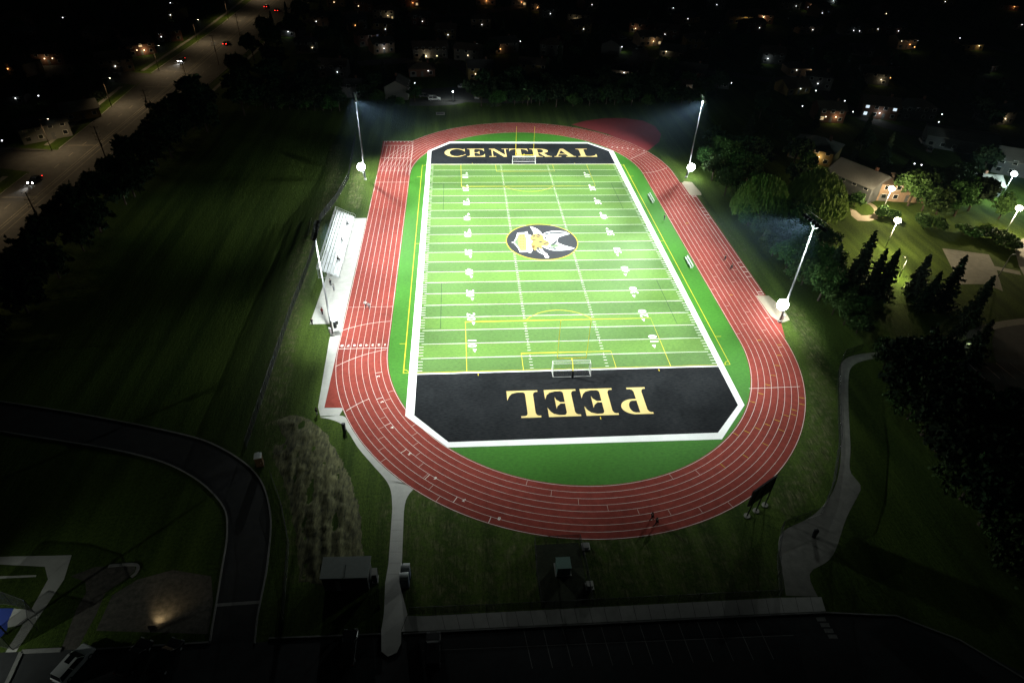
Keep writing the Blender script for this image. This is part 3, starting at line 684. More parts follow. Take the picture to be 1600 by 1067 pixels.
# school driveway on the left
O_ = smooth(Gp((-60, 616), (0, 627), (120, 646), (270, 675), (340, 697), (400, 740), (422, 800), (418, 880), (403, 960), (398, 1005)), 6)
I_ = smooth(Gp((-60, 664), (0, 674), (200, 707), (290, 738), (345, 785), (355, 830), (345, 900), (330, 990), (328, 1005)), 6)
A_, B_ = resample(O_, 60), resample(I_, 60); c = MB()
for i in range(59): c.quad((*A_[i], .008), (*B_[i], .008), (*B_[i+1], .008), (*A_[i+1], .008))
struct('driveway', c, 'asphalt_drive')
kb = MB(); kerb(kb, O_, .22, .13); kerb(kb, I_, .22, .13); struct('driveway_kerb', kb, 'kerb')
c = MB(); c.strip([G(337, 945), G(408, 940)], .45, .0130); struct('driveway_slab', c, 'kerb')
c = MB(); c.flat(Gp((150, 985), (175, 930), (215, 905), (270, 890), (330, 900), (333, 940), (325, 990)), .006)
c.flat(Gp((110, 900), (150, 885), (210, 883), (212, 890), (200, 902), (165, 925), (150, 960), (120, 1015), (95, 1015), (120, 950), (135, 925), (133, 908)), .0066)
struct('gravel_lot', c, 'gravel')
c = MB(); c.flat(Gp((-30, 870), (112, 867), (100, 905), (60, 965), (25, 1018), (12, 1067), (-20, 1067), (-5, 1040), (30, 985), (75, 905), (70, 885), (-30, 880)), .0090)
c.flat(Gp((-10, 900), (57, 898), (56, 901), (-10, 904)), .0096)
struct('school_path', c, 'concrete')
c = MB(); c.flat(Gp((-30, 950), (25, 950), (10, 985), (0, 997), (-30, 1030)), .0120); struct('sports_court', c, 'blue')
c = MB(); c.flat(Gp((12, 972), (22, 950), (48, 953), (38, 975), (12, 980)), .0150); struct('concrete_pad', c, 'concrete')
kb = MB(); kerb(kb, Gp((96, 1015), (34, 1018), (10, 1070)), .5, .14); kerb(kb, Gp((150, 1014), (330, 1003)), .22, .13); kerb(kb, smooth(Gp((205, 902), (214, 893), (212, 882), (170, 884))), .4, .12); struct('lot_kerb', kb, 'kerb')
# arterial road
c = MB(); c.flat([(-147.2, -60), (-127.0, -60), (-124.6, 20), (-123.8, 60), (-122.0, 120), (-117.5, 225), (-112, 420), (-146, 420), (-145.5, 225), (-149.0, 145), (-147.5, 90), (-147.2, 48)], .008)
c.flat([(-147.2, 45), (-147.2, 62), (-200, 70), (-200, 60)], .0085); c.flat([(-149, 130), (-149, 146), (-200, 160), (-200, 150)], .0085)
struct('road', c, 'asphalt')
c = MB()
ax_ = lambda y_, f: (-147.2+f*22+ (max(0, y_-60)*.018), y_)
for f, dash in ((.25, 1), (.44, 0), (.48, 0), (.56, 0), (.77, 1)):
    yy = -60
    while yy < 400:
        if not dash or int((yy+60)/3) % 3 == 0: c.strip([ax_(yy, f), ax_(yy+3, f)], .22, .014)
        yy += 3
for yy in (28, 66, 128, 150): c.strip([ax_(yy, .05), ax_(yy, .48)], .4, .0146)
struct('road_markings', c, pm('worn_road_paint', (.16, .15, .12), .9, .35, 1.5))
kb = MB(); kerb(kb, [(-147.4, -60), (-147.4, 44)], .2, .12); kerb(kb, [(-147.4, 63), (-147.6, 90), (-149, 129)], .2, .12); kerb(kb, [(-149.2, 147), (-145.7, 225), (-146, 420)], .2, .12)
kerb(kb, [(-126.8, -60), (-124.4, 20), (-123.6, 60), (-121.8, 120), (-117.3, 225), (-111.8, 420)], .2, .12); struct('road_kerb', kb, 'kerb')
c = MB(); c.strip([(-152.4, -40), (-152.4, 42)], 1.6, .009); c.strip([(-152.6, 66), (-154, 128)], 1.6, .009); c.strip([(-154, 150), (-151, 225), (-151, 400)], 1.6, .009); c.strip([(-119, 70), (-117.5, 120), (-113.5, 225), (-108, 400)], 1.5, .009)
struct('sidewalk', c, 'old_concrete')
# park on the right
c = MB(); c.flat(Gp((1472, 388), (1545, 398), (1558, 424), (1567, 455), (1540, 444), (1500, 444)), .010); c.flat(Gp((1550, 415), (1593, 424), (1596, 430), (1556, 422)), .0106)
c.flat(Gp((1583, 380), (1600, 372), (1640, 360), (1640, 470), (1610, 450), (1592, 415)), .0103)
struct('park_paving', c, 'old_concrete')
c = MB(); c.flat(Gp((1328, 325), (1338, 330), (1346, 337), (1368, 336), (1372, 342), (1358, 346), (1340, 345), (1330, 337)), .010)
c.strip(smooth(Gp((1366, 338), (1370, 330), (1362, 320), (1350, 316))), 1.4, .0105); struct('park_path', c, 'sand')
c = MB(); c.flat(Gp((1555, 515), (1600, 504), (1700, 500), (1700, 700), (1640, 640), (1575, 600), (1555, 560), (1550, 535)), .010); struct('residential_road', c, 'asphalt')
c = MB(); c.strip(smooth(Gp((1450, 532), (1500, 527), (1550, 510), (1600, 502), (1680, 496))), 2.0, .0155); struct('park_pavement', c, 'old_concrete')
c = MB(); c.flat(Gp((1450, 565), (1550, 566), (1600, 600), (1640, 680), (1500, 660), (1475, 600)), .0095); struct('car_park', c, 'asphalt_lot')
c = MB()
for k in range(5): c.strip([G(1490+k*22, 567), G(1515+k*24, 592)], .12, .0155)
struct('car_park_lines', c, 'worn_line')
# residential streets beyond
c = MB()
for pts, wd in (([G(640, 160), G(720, 155), G(745, 120), G(700, 96), G(640, 95), G(560, 100)], 9), ([G(720, 155), G(860, 150), G(1000, 90), G(960, 55), G(930, 20)], 8),
                ([G(1000, 90), G(1200, 125), G(1260, 120), G(1330, 175), G(1460, 215), G(1640, 250)], 8), ([G(1260, 120), G(1290, 60), G(1420, 50), G(1620, 90)], 7), ([G(-20, 170), G(80, 120), G(150, 60), G(190, 10)], 7), ([G(450, 40), G(560, 20), G(700, 25), G(850, 5)], 9)):
    c.strip(smooth(pts, 4), wd, .0075+.0004*len(c.f) % .003)
struct('residential_streets', c, 'asphalt')
c = MB(); c.flat(Gp((655, 150), (700, 155), (742, 157), (740, 142), (720, 136), (650, 140)), .0125); struct('small_car_park', c, 'asphalt_lot')

# ------------------------------------------------------------------ stadium light poles
POLES = [('right side of the field nearest the camera', 48.34, -36.16), ('left side beside the bleachers', -47.35, -37.5), ('far left corner of the track', -48.82, 38.87), ('far right corner of the track', 50.0, 39.5)]
BEAM = (0.93, 1.0, 0.97)
H_ = 24.2
def stadium_pole(i, where, x, y):
    t = empty('light_pole', (x, y, 0), label='tall steel floodlight pole with seven visored lamps, '+where, cat='floodlight pole', group='floodlight poles round the track')
    MB().tube([(0, 0, 0), (0, 0, 9), (0, 0, H_)], [.24, .19, .11], 12).build('pole', 'pole_steel', t, True)
    MB().tube([(0, 0, 0), (0, 0, .5)], .45, 12).build('footing', 'concrete', t)
    MB().box(-.28, .28, -.62, -.28, .9, 2.1).build('control_box', 'galv', t, rot=math.atan2(-y, -x)-math.pi/2)
    a = R((192, 4, 192, -8)[i]); zu = (4.7, 4.4, 4.1, 3.5)[i]; d = Vector((math.cos(a), math.sin(a), 0)); q = Vector((-d.y, d.x, 0))
    mb = MB(); mb.tube([tuple(-q*3.2+Vector((0, 0, H_-.2))), tuple(q*3.2+Vector((0, 0, H_-.2)))], .07, 6)
    for s in (-1, 1): mb.tube([tuple(q*s*1.6+Vector((0, 0, H_-.2))), (0, 0, H_-1.6)], .04, 6)
    mb.build('crossarm', 'galv', t)
    b = MB(); b.tube([tuple(-q*3.3-d*.55+Vector((0, 0, H_+.75))), tuple(q*3.3-d*.55+Vector((0, 0, H_+.75)))], .035, 5); b.build('top_rail', 'galv', t)
    for k in range(7):
        c_ = q*(-3.0+1.0*k)
        f = Vector((d.x, d.y, -.62)).normalized(); u = q; n_ = f.cross(u)
        if n_.z < 0: n_ = -n_
        P = lambda a_, b_, e_: tuple(c_+Vector((0, 0, H_))+f*a_+u*b_+n_*e_)
        h = MB(); h.quad(P(-.15, -.3, -.28), P(-.15, .3, -.28), P(-.15, .3, .28), P(-.15, -.3, .28))
        for e_, g in ((.28, 1), (-.28, -1)): h.quad(P(-.15, -.3, e_), P(.15, -.36, e_*1.1), P(.15, .36, e_*1.1), P(-.15, .3, e_))
        for b_ in (-1, 1): h.quad(P(-.15, .3*b_, -.28), P(.15, .36*b_, -.3), P(.15, .36*b_, .3), P(-.15, .3*b_, .28))
        L_m = h.build('luminaire', 'galv', t)
        v = MB(); v.quad(P(.15, -.40, .32), P(.75, -.42, .30), P(.75, .42, .30), P(.15, .40, .32)); v.quad(P(.15, -.40, .32), P(.75, -.42, .30), P(.55, -.42, -.1), P(.15, -.40, -.25)); v.quad(P(.15, .40, .32), P(.75, .42, .30), P(.55, .42, -.1), P(.15, .40, -.25))
        v.build('visor', 'black_metal', L_m)
        MB().quad(P(.12, -.3, -.26), P(.12, .3, -.26), P(.12, .3, .26), P(.12, -.3, .26)).build('lens', 'led_dim', L_m)
    # low uplight (lights the pole and the air above the pitch)
    g = MB(); g.tube([(0, 0, zu), tuple(d*.75+Vector((0, 0, zu)))], .05, 6); br = g.build('uplight_bracket', 'galv', t)
    h = MB(); h.tube([tuple(d*.8+Vector((0, 0, zu-.75))), tuple(d*.8+Vector((0, 0, zu-.35)))], [.35, .75], 12); h.build('uplight_housing', 'galv', br)
    rr = (1.2, .32, 1.15, 1.15)[i]; c0 = d*.8+Vector((0, 0, zu)); lz = MB(); lz.ball(tuple(c0), rr, 16, 10)  # ball radius follows the glare it imitates, not the fixture size
    lz.build('uplight_lens_glare', 'led', br, True)
    loc = Vector((x, y, 0))
    return loc, d, q
# beam plan: pole, aim point on the pitch, cone in degrees, kilowatts
BEAMS = [(0, -22, -9, 24, 319.7), (0, -11, -36, 32, 133.8), (0, -11, -18, 32, 80.9), (0, -11, 9, 24, 606.0), (0, 0, -56, 32, 139.9), (0, 0, -18, 32, 100.4), (0, 11, -56, 42, 88.9), (0, 11, -36, 42, 141.9), (0, 11, -9, 42, 135.5), (0, 22, -56, 54, 53.5), (0, 22, -36, 54, 50.4), (0, 22, -27, 70, 46.5), (0, 22, -18, 42, 52.0), (0, 22, -9, 70, 47.8), (0, 22, 9, 32, 225.4), (0, 33, -56, 54, 22.9), (0, 33, -56, 70, 29.2), (0, 33, 0, 70, 47.9), (0, 33, 9, 42, 93.3), (0, 33, 18, 32, 120.4), (0, 44, -36, 70, 29.3), (0, 44, -18, 54, 24.9), (1, -44, -36, 70, 36.1), (1, -44, -27, 70, 20.8), (1, -44, -18, 54, 25.8), (1, -33, -56, 70, 72.7), (1, -33, 0, 70, 42.4), (1, -33, 9, 42, 188.5), (1, -22, -56, 54, 41.1), (1, -22, -36, 54, 85.9), (1, -22, -18, 54, 74.7), (1, -22, -9, 70, 33.2), (1, -11, -56, 42, 31.5), (1, -11, -56, 54, 40.1), (1, -11, -36, 42, 139.5), (1, -11, -18, 42, 55.3), (1, -11, -9, 42, 130.8), (1, -11, 9, 32, 178.4), (1, 0, -56, 32, 55.9), (1, 0, -56, 42, 74.4), (1, 0, -36, 24, 132.1), (1, 11, -56, 24, 95.1), (1, 11, -27, 32, 102.1), (1, 11, -9, 32, 173.2), (2, -44, -18, 32, 32.7), (2, -44, -9, 42, 172.7), (2, -44, 27, 54, 71.1), (2, -44, 46, 54, 59.3), (2, -33, 36, 32, 75.1), (2, -33, 56, 54, 25.5), (2, -33, 66, 42, 94.6), (2, -22, -9, 32, 16.4), (2, -22, 0, 42, 213.8), (2, -22, 46, 42, 149.8), (2, -22, 66, 42, 96.6), (2, -11, -27, 24, 100.8), (2, -11, 18, 54, 156.3), (2, -11, 27, 42, 84.1), (2, -11, 46, 32, 119.8), (2, -11, 66, 32, 112.7), (2, -11, 66, 42, 44.4), (2, 0, 27, 32, 66.8), (2, 0, 46, 24, 187.5), (2, 0, 66, 24, 71.5), (2, 0, 66, 42, 49.7), (2, 11, 66, 24, 214.4), (3, -22, 27, 24, 380.2), (3, -11, 0, 24, 133.5), (3, -11, 18, 24, 342.4), (3, -11, 36, 32, 229.3), (3, -11, 66, 24, 218.9), (3, 0, 0, 32, 397.3), (3, 0, 9, 32, 146.0), (3, 0, 27, 42, 232.5), (3, 0, 46, 24, 167.6), (3, 0, 66, 42, 84.1), (3, 11, -18, 24, 522.1), (3, 11, 46, 32, 111.2), (3, 11, 66, 32, 114.6), (3, 22, 27, 54, 79.0), (3, 22, 46, 42, 115.8), (3, 22, 66, 42, 81.5), (3, 33, 0, 54, 77.6), (3, 33, 27, 70, 58.0), (3, 33, 56, 70, 26.0), (3, 33, 66, 42, 57.9), (3, 44, 46, 54, 26.6)]
KF = 1.2
NB = {}
for i, (where, x, y) in enumerate(POLES):
    loc, d, q = stadium_pole(i, where, x, y); NB[i] = (loc, d, q, [0])
    light('flood_spill', 'POINT', loc+d*1.6+Vector((0, 0, H_-1.6)), (3200, 700, 700, 2600)[i], (0.80, 1.0, 0.92), r=.4)
    light('uplight', 'POINT', loc+d*1.2-q*1.2+Vector((0, 0, 5.6)), 800, (0.93, 1.0, 0.98), r=.5)
    light('uplight_beam', 'SPOT', loc+d*1.9+Vector((0, 0, 5.6)), (2600, 500, 1900, 1900)[i], (0.88, .98, 1), tuple(loc+d*7+Vector((0, 0, 24))), 95, .9, .3)
for (pi_, ax, ay, size, kw) in BEAMS:
    loc, d, q, cnt = NB[pi_]; k = cnt[0]; cnt[0] += 1
    light('flood_beam', 'SPOT', loc+d*1.0+q*(-2.9+.27*k)+Vector((0, 0, H_-.6)), kw*1000*KF, BEAM, (ax, ay, 0), size, 1.0, .25)

# ------------------------------------------------------------------ field furniture
def soccer_goal(y0, s, label):
    t = empty('soccer_goal', (0, y0, 0), 0 if s > 0 else math.pi, label=label, cat='soccer goal', group='white soccer goals on the goal lines')
    W, H, D0, D1 = 3.66, 2.44, .9, 2.0
    MB().tube([(-W, 0, 0), (-W, 0, H), (W, 0, H), (W, 0, 0)], .06, 8).build('goal_frame', 'white_metal', t)
    b = MB()
    for x in (-W, W): b.tube([(x, 0, H), (x, D0, H-.05), (x, D1, .05), (x, 0, .05)], .045, 6)
    b.tube([(-W, D1, .05), (W, D1, .05)], .045, 6); b.tube([(-W, D0, H-.05), (W, D0, H-.05)], .03, 6); b.build('back_frame', 'white_metal', t)
    n = MB(); n.quad((-W, 0, H), (W, 0, H), (W, D0, H-.06), (-W, D0, H-.06)); n.quad((-W, D0, H-.06), (W, D0, H-.06), (W, D1, .05), (-W, D1, .05))
    for x in (-W, W): n.quad((x, 0, .05), (x, D1, .05), (x, D0, H-.06), (x, 0, H))
    n.build('net', 'net', t)
    return t
soccer_goal(-50.3, -1, 'white soccer goal with net on the goal line by the upside-down word PEEL')
soccer_goal(50.3, 1, 'white soccer goal with net on the goal line below the word CENTRAL')
def football_post(y0, s, label):
    t = empty('football_goalpost', (0, y0, 0), 0 if s > 0 else math.pi, label=label, cat='goalpost', group='yellow football goalposts')
    MB().tube([(0, 2.3, 0), (0, 2.3, 1.2), (0, 2.3, 1.9), (0, 1.7, 2.7), (0, .8, 3.02), (0, 0, 3.05)], .09, 8).build('gooseneck', 'yellow_metal', t, True)
    MB().tube([(0, 2.3, 0), (0, 2.3, 1.85)], .26, 10).build('padding', 'black_metal', t)
    MB().tube([(-2.82, 0, 3.05), (2.82, 0, 3.05)], .08, 8).build('crossbar', 'yellow_metal', t)
    for x in (-2.82, 2.82): MB().tube([(x, 0, 3.05), (x, 0, 12.1)], .055, 8).build('upright', 'yellow_metal', t)
football_post(-50.3, -1, 'yellow football goalpost with black padded base at the near goal line')
football_post(50.3, 1, 'yellow football goalpost standing before the word CENTRAL')
def bench(x, y, ln_, label):
    t = empty('team_bench', (x, y, 0), label=label, cat='bench', group='aluminium benches by the right touchline')
    b = MB(); b.box(-.30, -.02, -ln_/2, ln_/2, .43, .47); b.build('seat', 'alu', t)
    b = MB(); b.box(.26, .32, -ln_/2, ln_/2, .55, .85); b.box(.14, .36, -ln_/2, ln_/2, .86, .89); b.build('backrest', 'alu', t)
    for k in range(3):
        yy = (-1+k)*(ln_/2-.3); g = MB(); g.box(-.28, .3, yy-.03, yy+.03, .0, .06); g.box(-.2, -.14, yy-.03, yy+.03, .06, .42); g.box(.2, .26, yy-.03, yy+.03, .06, .85); g.build('leg', 'alu', t)
    b = MB(); b.box(-.75, -.45, -ln_/2, ln_/2, .005, .5); b.build('equipment_bag', 'black_metal', None) if False else None
bench(34.9, 24.6, 5.4, 'silver players bench beside the touchline in the far half')
bench(35.4, -11.4, 5.0, 'silver players bench beside the touchline nearer the camera')

# bleachers
def bleachers():
    t = empty('bleachers', (-49.0, 0, 0), label='aluminium bleachers with seven rows of white planks on the concrete apron', cat='bleachers')
    Y0, Y1, rows = -15.8, 14.2, 7; rise, run = .33, .66
    for k in range(rows):
        x = -.15-k*run; z = .42+k*rise
        MB().box(x-.30, x, Y0, Y1, z, z+.05).build('seat_plank', 'alu', t)
        if k: MB().box(x+.06, x+.40, Y0, Y1, z-.33, z-.28).build('foot_plank', 'alu', t)
        for yy in (Y0+9.6, Y0+19.3): 
            b = MB(); b.box(x-.34, x-.26, yy-.06, yy+.06, z+.05, z+.13)
    for yy in np.linspace(Y0+.3, Y1-.3, 9):
        b = MB(); b.tube([(0, yy, .03), (-rows*run, yy, .03)], .04, 5); b.tube([(0, yy, .03), (0, yy, .42)], .04, 5); b.tube([(-rows*run+.1, yy, .03), (-rows*run+.1, yy, rows*rise)], .04, 5)
        b.tube([(0, yy, .38), (-rows*run+.1, yy, rows*rise+.3)], .04, 5); b.build('support_frame', 'galv', t)
    top = rows*rise+.35; xb = -rows*run-.05
    b = MB()
    for z in (0, .4, .75): b.tube([(xb, Y0, top+z), (xb, Y1, top+z)], .03, 5)
    for yy in np.linspace(Y0, Y1, 11): b.tube([(xb, yy, .1), (xb, yy, top+.75)], .03, 5)
    b.build('rear_railing', 'galv', t)
    for s, yy in ((0, Y0-.08), (1, Y1+.08)):
        b = MB(); b.tube([(xb, yy, top+.75), (-1.2, yy, 1.6), (-.3, yy, 1.35), (.2, yy, .9), (.2, yy, .1)], .03, 5); b.tube([(xb, yy, top+.3), (-.9, yy, .8), (-.4, yy, .5)], .03, 5)
        for k in range(9): f = k/8; x = xb+(-.5-xb)*f; z = top+.75+(1.5-top-1.1)*f; b.tube([(x, yy, .1), (x, yy, z)], .02, 4)
        b.build('side_railing', 'galv', t)
    n = MB(); n.quad((xb-.02, Y0, top), (xb-.02, Y1, top), (xb-.02, Y1, top+.75), (xb-.02, Y0, top+.75)); n.build('railing_mesh', 'chain', t)
bleachers()

# people
def person(x, y, rot, shirt, legs, label, pose='stand', z=0, group=None):
    t = empty('person', (x, y, z), rot, label=label, cat='person', group=group)
    if pose == 'sit': J = {'hip': (0, 0, .50), 'kL': (.45, .13, .50), 'kR': (.45, -.13, .52), 'fL': (.48, .13, .06), 'fR': (.50, -.14, .06), 'ch': (.06, 0, .92), 'nk': (.10, 0, 1.08), 'hd': (.13, 0, 1.26)}; sh = .92; hand = ((.38, .16, .62), (.38, -.16, .62))
    else:
        st = .24 if pose == 'walk' else .06; lean = .05 if pose == 'walk' else 0
        J = {'hip': (0, 0, .93), 'kL': (st*.7, .11, .50), 'kR': (-st*.3, -.11, .50), 'fL': (st, .11, .06), 'fR': (-st*1.3, -.11, .10), 'ch': (lean, 0, 1.32), 'nk': (lean+.02, 0, 1.50), 'hd': (lean+.05, 0, 1.66)}; sh = 1.40; hand = ((-.12-st*.6, .27, .90), (.10+st*.6, -.27, .95))
    b = MB(); hp, ch, nk, hd = J['hip'], J['ch'], J['nk'], J['hd']
    # one continuous skin: legs, trunk, arms, neck and head grown by a skin modifier
    V = [hp, tuple((Vector(hp)+Vector(ch))/2), ch, nk, hd, (hd[0]+.01, hd[1], hd[2]+.10)]; rad = [.15, .14, .17, .06, .10, .075]; Ed = [(0, 1), (1, 2), (2, 3), (3, 4), (4, 5)]
    for k, f, s in (('kL', 'fL', 1), ('kR', 'fR', -1)):
        n = len(V); V += [(hp[0], hp[1]+s*.10, hp[2]-.08), J[k], J[f], (J[f][0]+.17, J[f][1], .045)]; rad += [.095, .065, .045, .035]; Ed += [(0, n), (n, n+1), (n+1, n+2), (n+2, n+3)]
    for h, s in ((hand[0], 1), (hand[1], -1)):
        n = len(V); S = (ch[0], s*.19, ch[2]+.08); el = ((S[0]+h[0])/2-.03, s*.27, (S[2]+h[2])/2); V += [S, el, h]; rad += [.065, .045, .035]; Ed += [(2, n), (n, n+1), (n+1, n+2)]
        for j in range(5):
            m = len(V); V.append((h[0]+.03+(.02 if j == 4 else .06-.006*abs(j-1)), h[1]+(j-1.5)*.018, h[2]-.06+(.03 if j == 4 else 0))); rad.append(.010); Ed.append((n+2, m))
    me = bpy.data.meshes.new('body'); me.from_pydata(V, Ed, []); me.materials.append(MT['skin'])
    o = bpy.data.objects.new('body', me); col.objects.link(o); o.parent = t
    md = o.modifiers.new('skin', 'SKIN'); md.use_smooth_shade = True
    for i, r_ in enumerate(rad): me.skin_vertices[0].data[i].radius = (r_, r_)
    me.skin_vertices[0].data[0].use_root = True
    ss = o.modifiers.new('sub', 'SUBSURF'); ss.levels = 1; ss.render_levels = 1
    s_ = MB(); s_.tube([(hp[0], 0, hp[2]-.06), tuple((Vector(hp)+Vector(ch))/2), (ch[0], 0, ch[2]+.02), (ch[0], 0, ch[2]+.16)], [.19, .185, .215, .12], 12)
    for h, s in ((hand[0], 1), (hand[1], -1)): S = (ch[0], s*.16, ch[2]+.08); el = ((S[0]+h[0])/2-.03, s*.27, (S[2]+h[2])/2); s_.tube([S, el, tuple(Vector(el).lerp(Vector(h), .7))], [.088, .072, .058], 8)
    s_.build('shirt', shirt, t, True)
    l_ = MB(); l_.tube([(hp[0], 0, hp[2]-.10), (hp[0], 0, hp[2]+.06)], [.185, .18], 10)
    for k, f, s in (('kL', 'fL', 1), ('kR', 'fR', -1)): l_.tube([(hp[0], s*.09, hp[2]-.02), J[k], J[f]], [.115, .088, .068], 8)
    l_.build('trousers', legs, t, True)
    h_ = MB(); h_.ball((hd[0]-.02, hd[1], hd[2]+.06), .125, 10, 6); h_.build('hair', 'hair', t, True)
    n_ = MB(); n_.ball((hd[0]+.115, hd[1], hd[2]), .02, 6, 4); n_.build('nose', 'skin', t, True)
    for f in ('fL', 'fR'): s = MB(); s.tube([(J[f][0]-.06, J[f][1], .05), (J[f][0]+.08, J[f][1], .055), (J[f][0]+.20, J[f][1], .04)], [.05, .055, .035], 8); s.build('shoe', 'black_metal', t, True)
    return t
x, y = G(518, 449)
person(*G(517, 446), 2.2, 'cloth_dark', 'cloth_dark', 'person in dark clothes standing on the white apron just below the bleachers')
person(*G(522, 454), -1.2, 'cloth_grey', 'cloth_grey', 'person in light grey clothes on the apron below the bleachers')
person(*G(504, 491), 1.0, 'cloth_red', 'cloth_dark', 'person in dark red top on the apron left of the floodlight pole')
person(*G(488, 507), 1.0, 'cloth_dark', 'cloth_dark', 'person in black at the outer near corner of the white apron')
person(*G(571.5, 479.5), -1.9, 'cloth_white', 'cloth_dark', 'jogger in white shirt and dark trousers in the middle lanes of the left straight', 'walk')
person(*G(577, 482.5), -1.9, 'cloth_grey', 'cloth_dark', 'jogger in grey shirt half a lane right of the white-shirted jogger', 'walk')
person(*G(1132, 408), 1.7, 'cloth_dark', 'cloth_dark', 'walker in dark clothes on the right straight, the farther of two', 'walk')
person(*G(1142, 422), 1.7, 'cloth_dark', 'cloth_dark', 'walker in dark clothes on the right straight, the nearer of two', 'walk')
person(*G(1018, 812), 3.0, 'cloth_dark', 'cloth_dark', 'walker in dark clothes on the near bend, one lane further in', 'walk')
person(*G(1025, 820), 3.0, 'cloth_dark', 'cloth_dark', 'walker in dark clothes on the near bend close to the outer lane line', 'walk')
person(*G(1037.5, 344), 0, 'cloth_dark', 'cloth_dark', 'person in dark clothes on the turf at the inner edge of the right straight')
person(*G(495.5, 648), .5, 'cloth_dark', 'cloth_white', 'person in black top and white trousers on the left edge of the path')
person(-50.4, 9.3, 0, 'cloth_grey', 'cloth_grey', 'spectator in grey seated at the far end of the bleachers', 'sit', .42)
person(-50.6, .4, 0, 'cloth_grey', 'cloth_white', 'spectator in pale clothes seated in the middle of the bleachers', 'sit', .42)
person(-50.3, -8.6, 0, 'cloth_dark', 'cloth_dark', 'spectator in black seated at the near end of the bleachers', 'sit', .42)

def litter_bin(x, y, label, h=1.15, r=.36):
    t = empty('litter_bin', (x, y, 0), label=label, cat='bin')
    MB().tube([(0, 0, 0), (0, 0, h*.5), (0, 0, h)], [r*.86, r*.95, r], 14).build('barrel', 'black_metal', t)
    m = MB(); m.tube([(0, 0, h), (0, 0, h+.1), (0, 0, h+.22)], [r*1.08, r, r*.5], 14); m.build('lid', 'black_metal', t)
    b = MB(); b.box(-.15, .15, r*.9, r*1.02, h*.5, h*.75); b.build('label_plate', 'galv', t)
litter_bin(*G(526, 506), 'round dark bin on the apron edge by the floodlight pole, the farther of a pair')
litter_bin(*G(524, 511.5), 'round dark green bin by the floodlight pole, the nearer of a pair on the apron')
litter_bin(*G(538, 672), 'black bin standing on the edge of the curved white path', 1.45, .34)
litter_bin(*G(1271, 838), 'black bin inside the fence on the wide right-hand path', 1.5, .34)

# scoreboard, seen from behind
def scoreboard():
    Lx, Ly = G(1168, 791, 3.1); Rx, Ry = G(1204, 765, 3.1); a = math.atan2(Ry-Ly, Rx-Lx); w_ = math.hypot(Rx-Lx, Ry-Ly)
    t = empty('scoreboard', (Lx, Ly, 0), a, label='dark scoreboard on three posts seen from behind outside the near right bend', cat='scoreboard')
    b = MB(); b.box(0, w_, -.12, .12, 3.1, 6.6); b.build('panel', 'black_metal', t)
    f = MB(); f.box(-.05, w_+.05, -.16, -.125, 6.5, 6.65); f.box(-.05, w_+.05, -.16, -.125, 3.05, 3.2); f.box(-.05, w_+.05, -.155, -.125, 4.8, 4.9); f.build('rear_frame', 'black_metal', t)
    c_, s_ = math.cos(-a), math.sin(-a)
    for u, v in ((1167, 806), (1181, 798), (1195, 789)):
        X, Y = G(u, v); dx, dy = X-Lx, Y-Ly; px_ = dx*c_-dy*s_; py_ = dx*s_+dy*c_
        MB().tube([(px_, py_, 0), (px_, -.2, 6.4)] if abs(py_) < 1.2 else [(px_, py_, 0), (px_, py_, 6.4)], .11, 8).build('post', 'black_metal', t)
        MB().tube([(px_, py_, 0), (px_, py_, .14)], .5, 18).build('footing', 'old_concrete', t)
scoreboard()

# fences
def fence(name, pts, h, label, cat='fence', step=3.0, mesh='chain', post=.035):
    P = [Vector(p) for p in pts]; o0 = P[0]
    t = empty(name, (o0.x, o0.y, 0), label=label, cat=cat)
    r_ = MB(); m = MB(); spots = []
    for i in range(len(P)-1):
        a, b = P[i]-o0, P[i+1]-o0; L = (b-a).length; n = max(1, round(L/step))
        for k in range(n): spots.append(a.lerp(b, k/n))
        r_.tube([(a.x, a.y, h), (b.x, b.y, h)], .032, 5); r_.tube([(a.x, a.y, .08), (b.x, b.y, .08)], .015, 4)
        m.quad((a.x, a.y, .05), (b.x, b.y, .05), (b.x, b.y, h-.03), (a.x, a.y, h-.03))
    spots.append(P[-1]-o0)
    r_.build('rail', 'black_metal', t); m.build('wire_mesh', mesh, t)
    pm_ = MB().tube([(0, 0, 0), (0, 0, h+.05)], post, 6).mesh('post'); pm_.materials.append(MT['black_metal'])
    for s in spots[:100]:
        o = bpy.data.objects.new('post', pm_); col.objects.link(o); o.parent = t; o.location = (s.x, s.y, 0)
    return t
fence('chain_link_fence', Gp((385, 700), (398, 660), (455, 490), (478, 430), (492, 390), (501, 345), (527, 312), (545, 280), (556, 215)), 1.8, 'long black chain link fence between the dark field and the track', mesh='windscreen')
fence('chain_link_fence', Gp((1345, 548), (1318, 556), (1309, 580), (1309, 640), (1311, 690), (1300, 760), (1283, 802), (1221, 825), (1214, 870), (1218, 932)), 1.8, 'black chain link fence bending along the right-hand path')
fence('chain_link_fence', Gp((424, 745), (440, 790), (452, 850), (446, 930), (440, 990)), 1.5, 'black chain link fence beside the school driveway')
fence('chain_link_fence', Gp((640, 960), (760, 955), (900, 948), (1060, 940), (1214, 932)), 1.8, 'black chain link fence along the back of the near pavement')
fence('enclosure_fence', Gp((835, 850), (905, 846), (917, 900), (925, 948)), 1.8, 'black fence panels round the electrical enclosure', mesh='chain')
fence('enclosure_fence', Gp((835, 850), (838, 900), (846, 951)), 1.8, 'black fence on the left side of the electrical enclosure')
fence('court_fence', Gp((-30, 942), (20, 945), (55, 958), (60, 985), (20, 1015), (-30, 1000)), 3.2, 'tall black wire fence round the blue sports court')

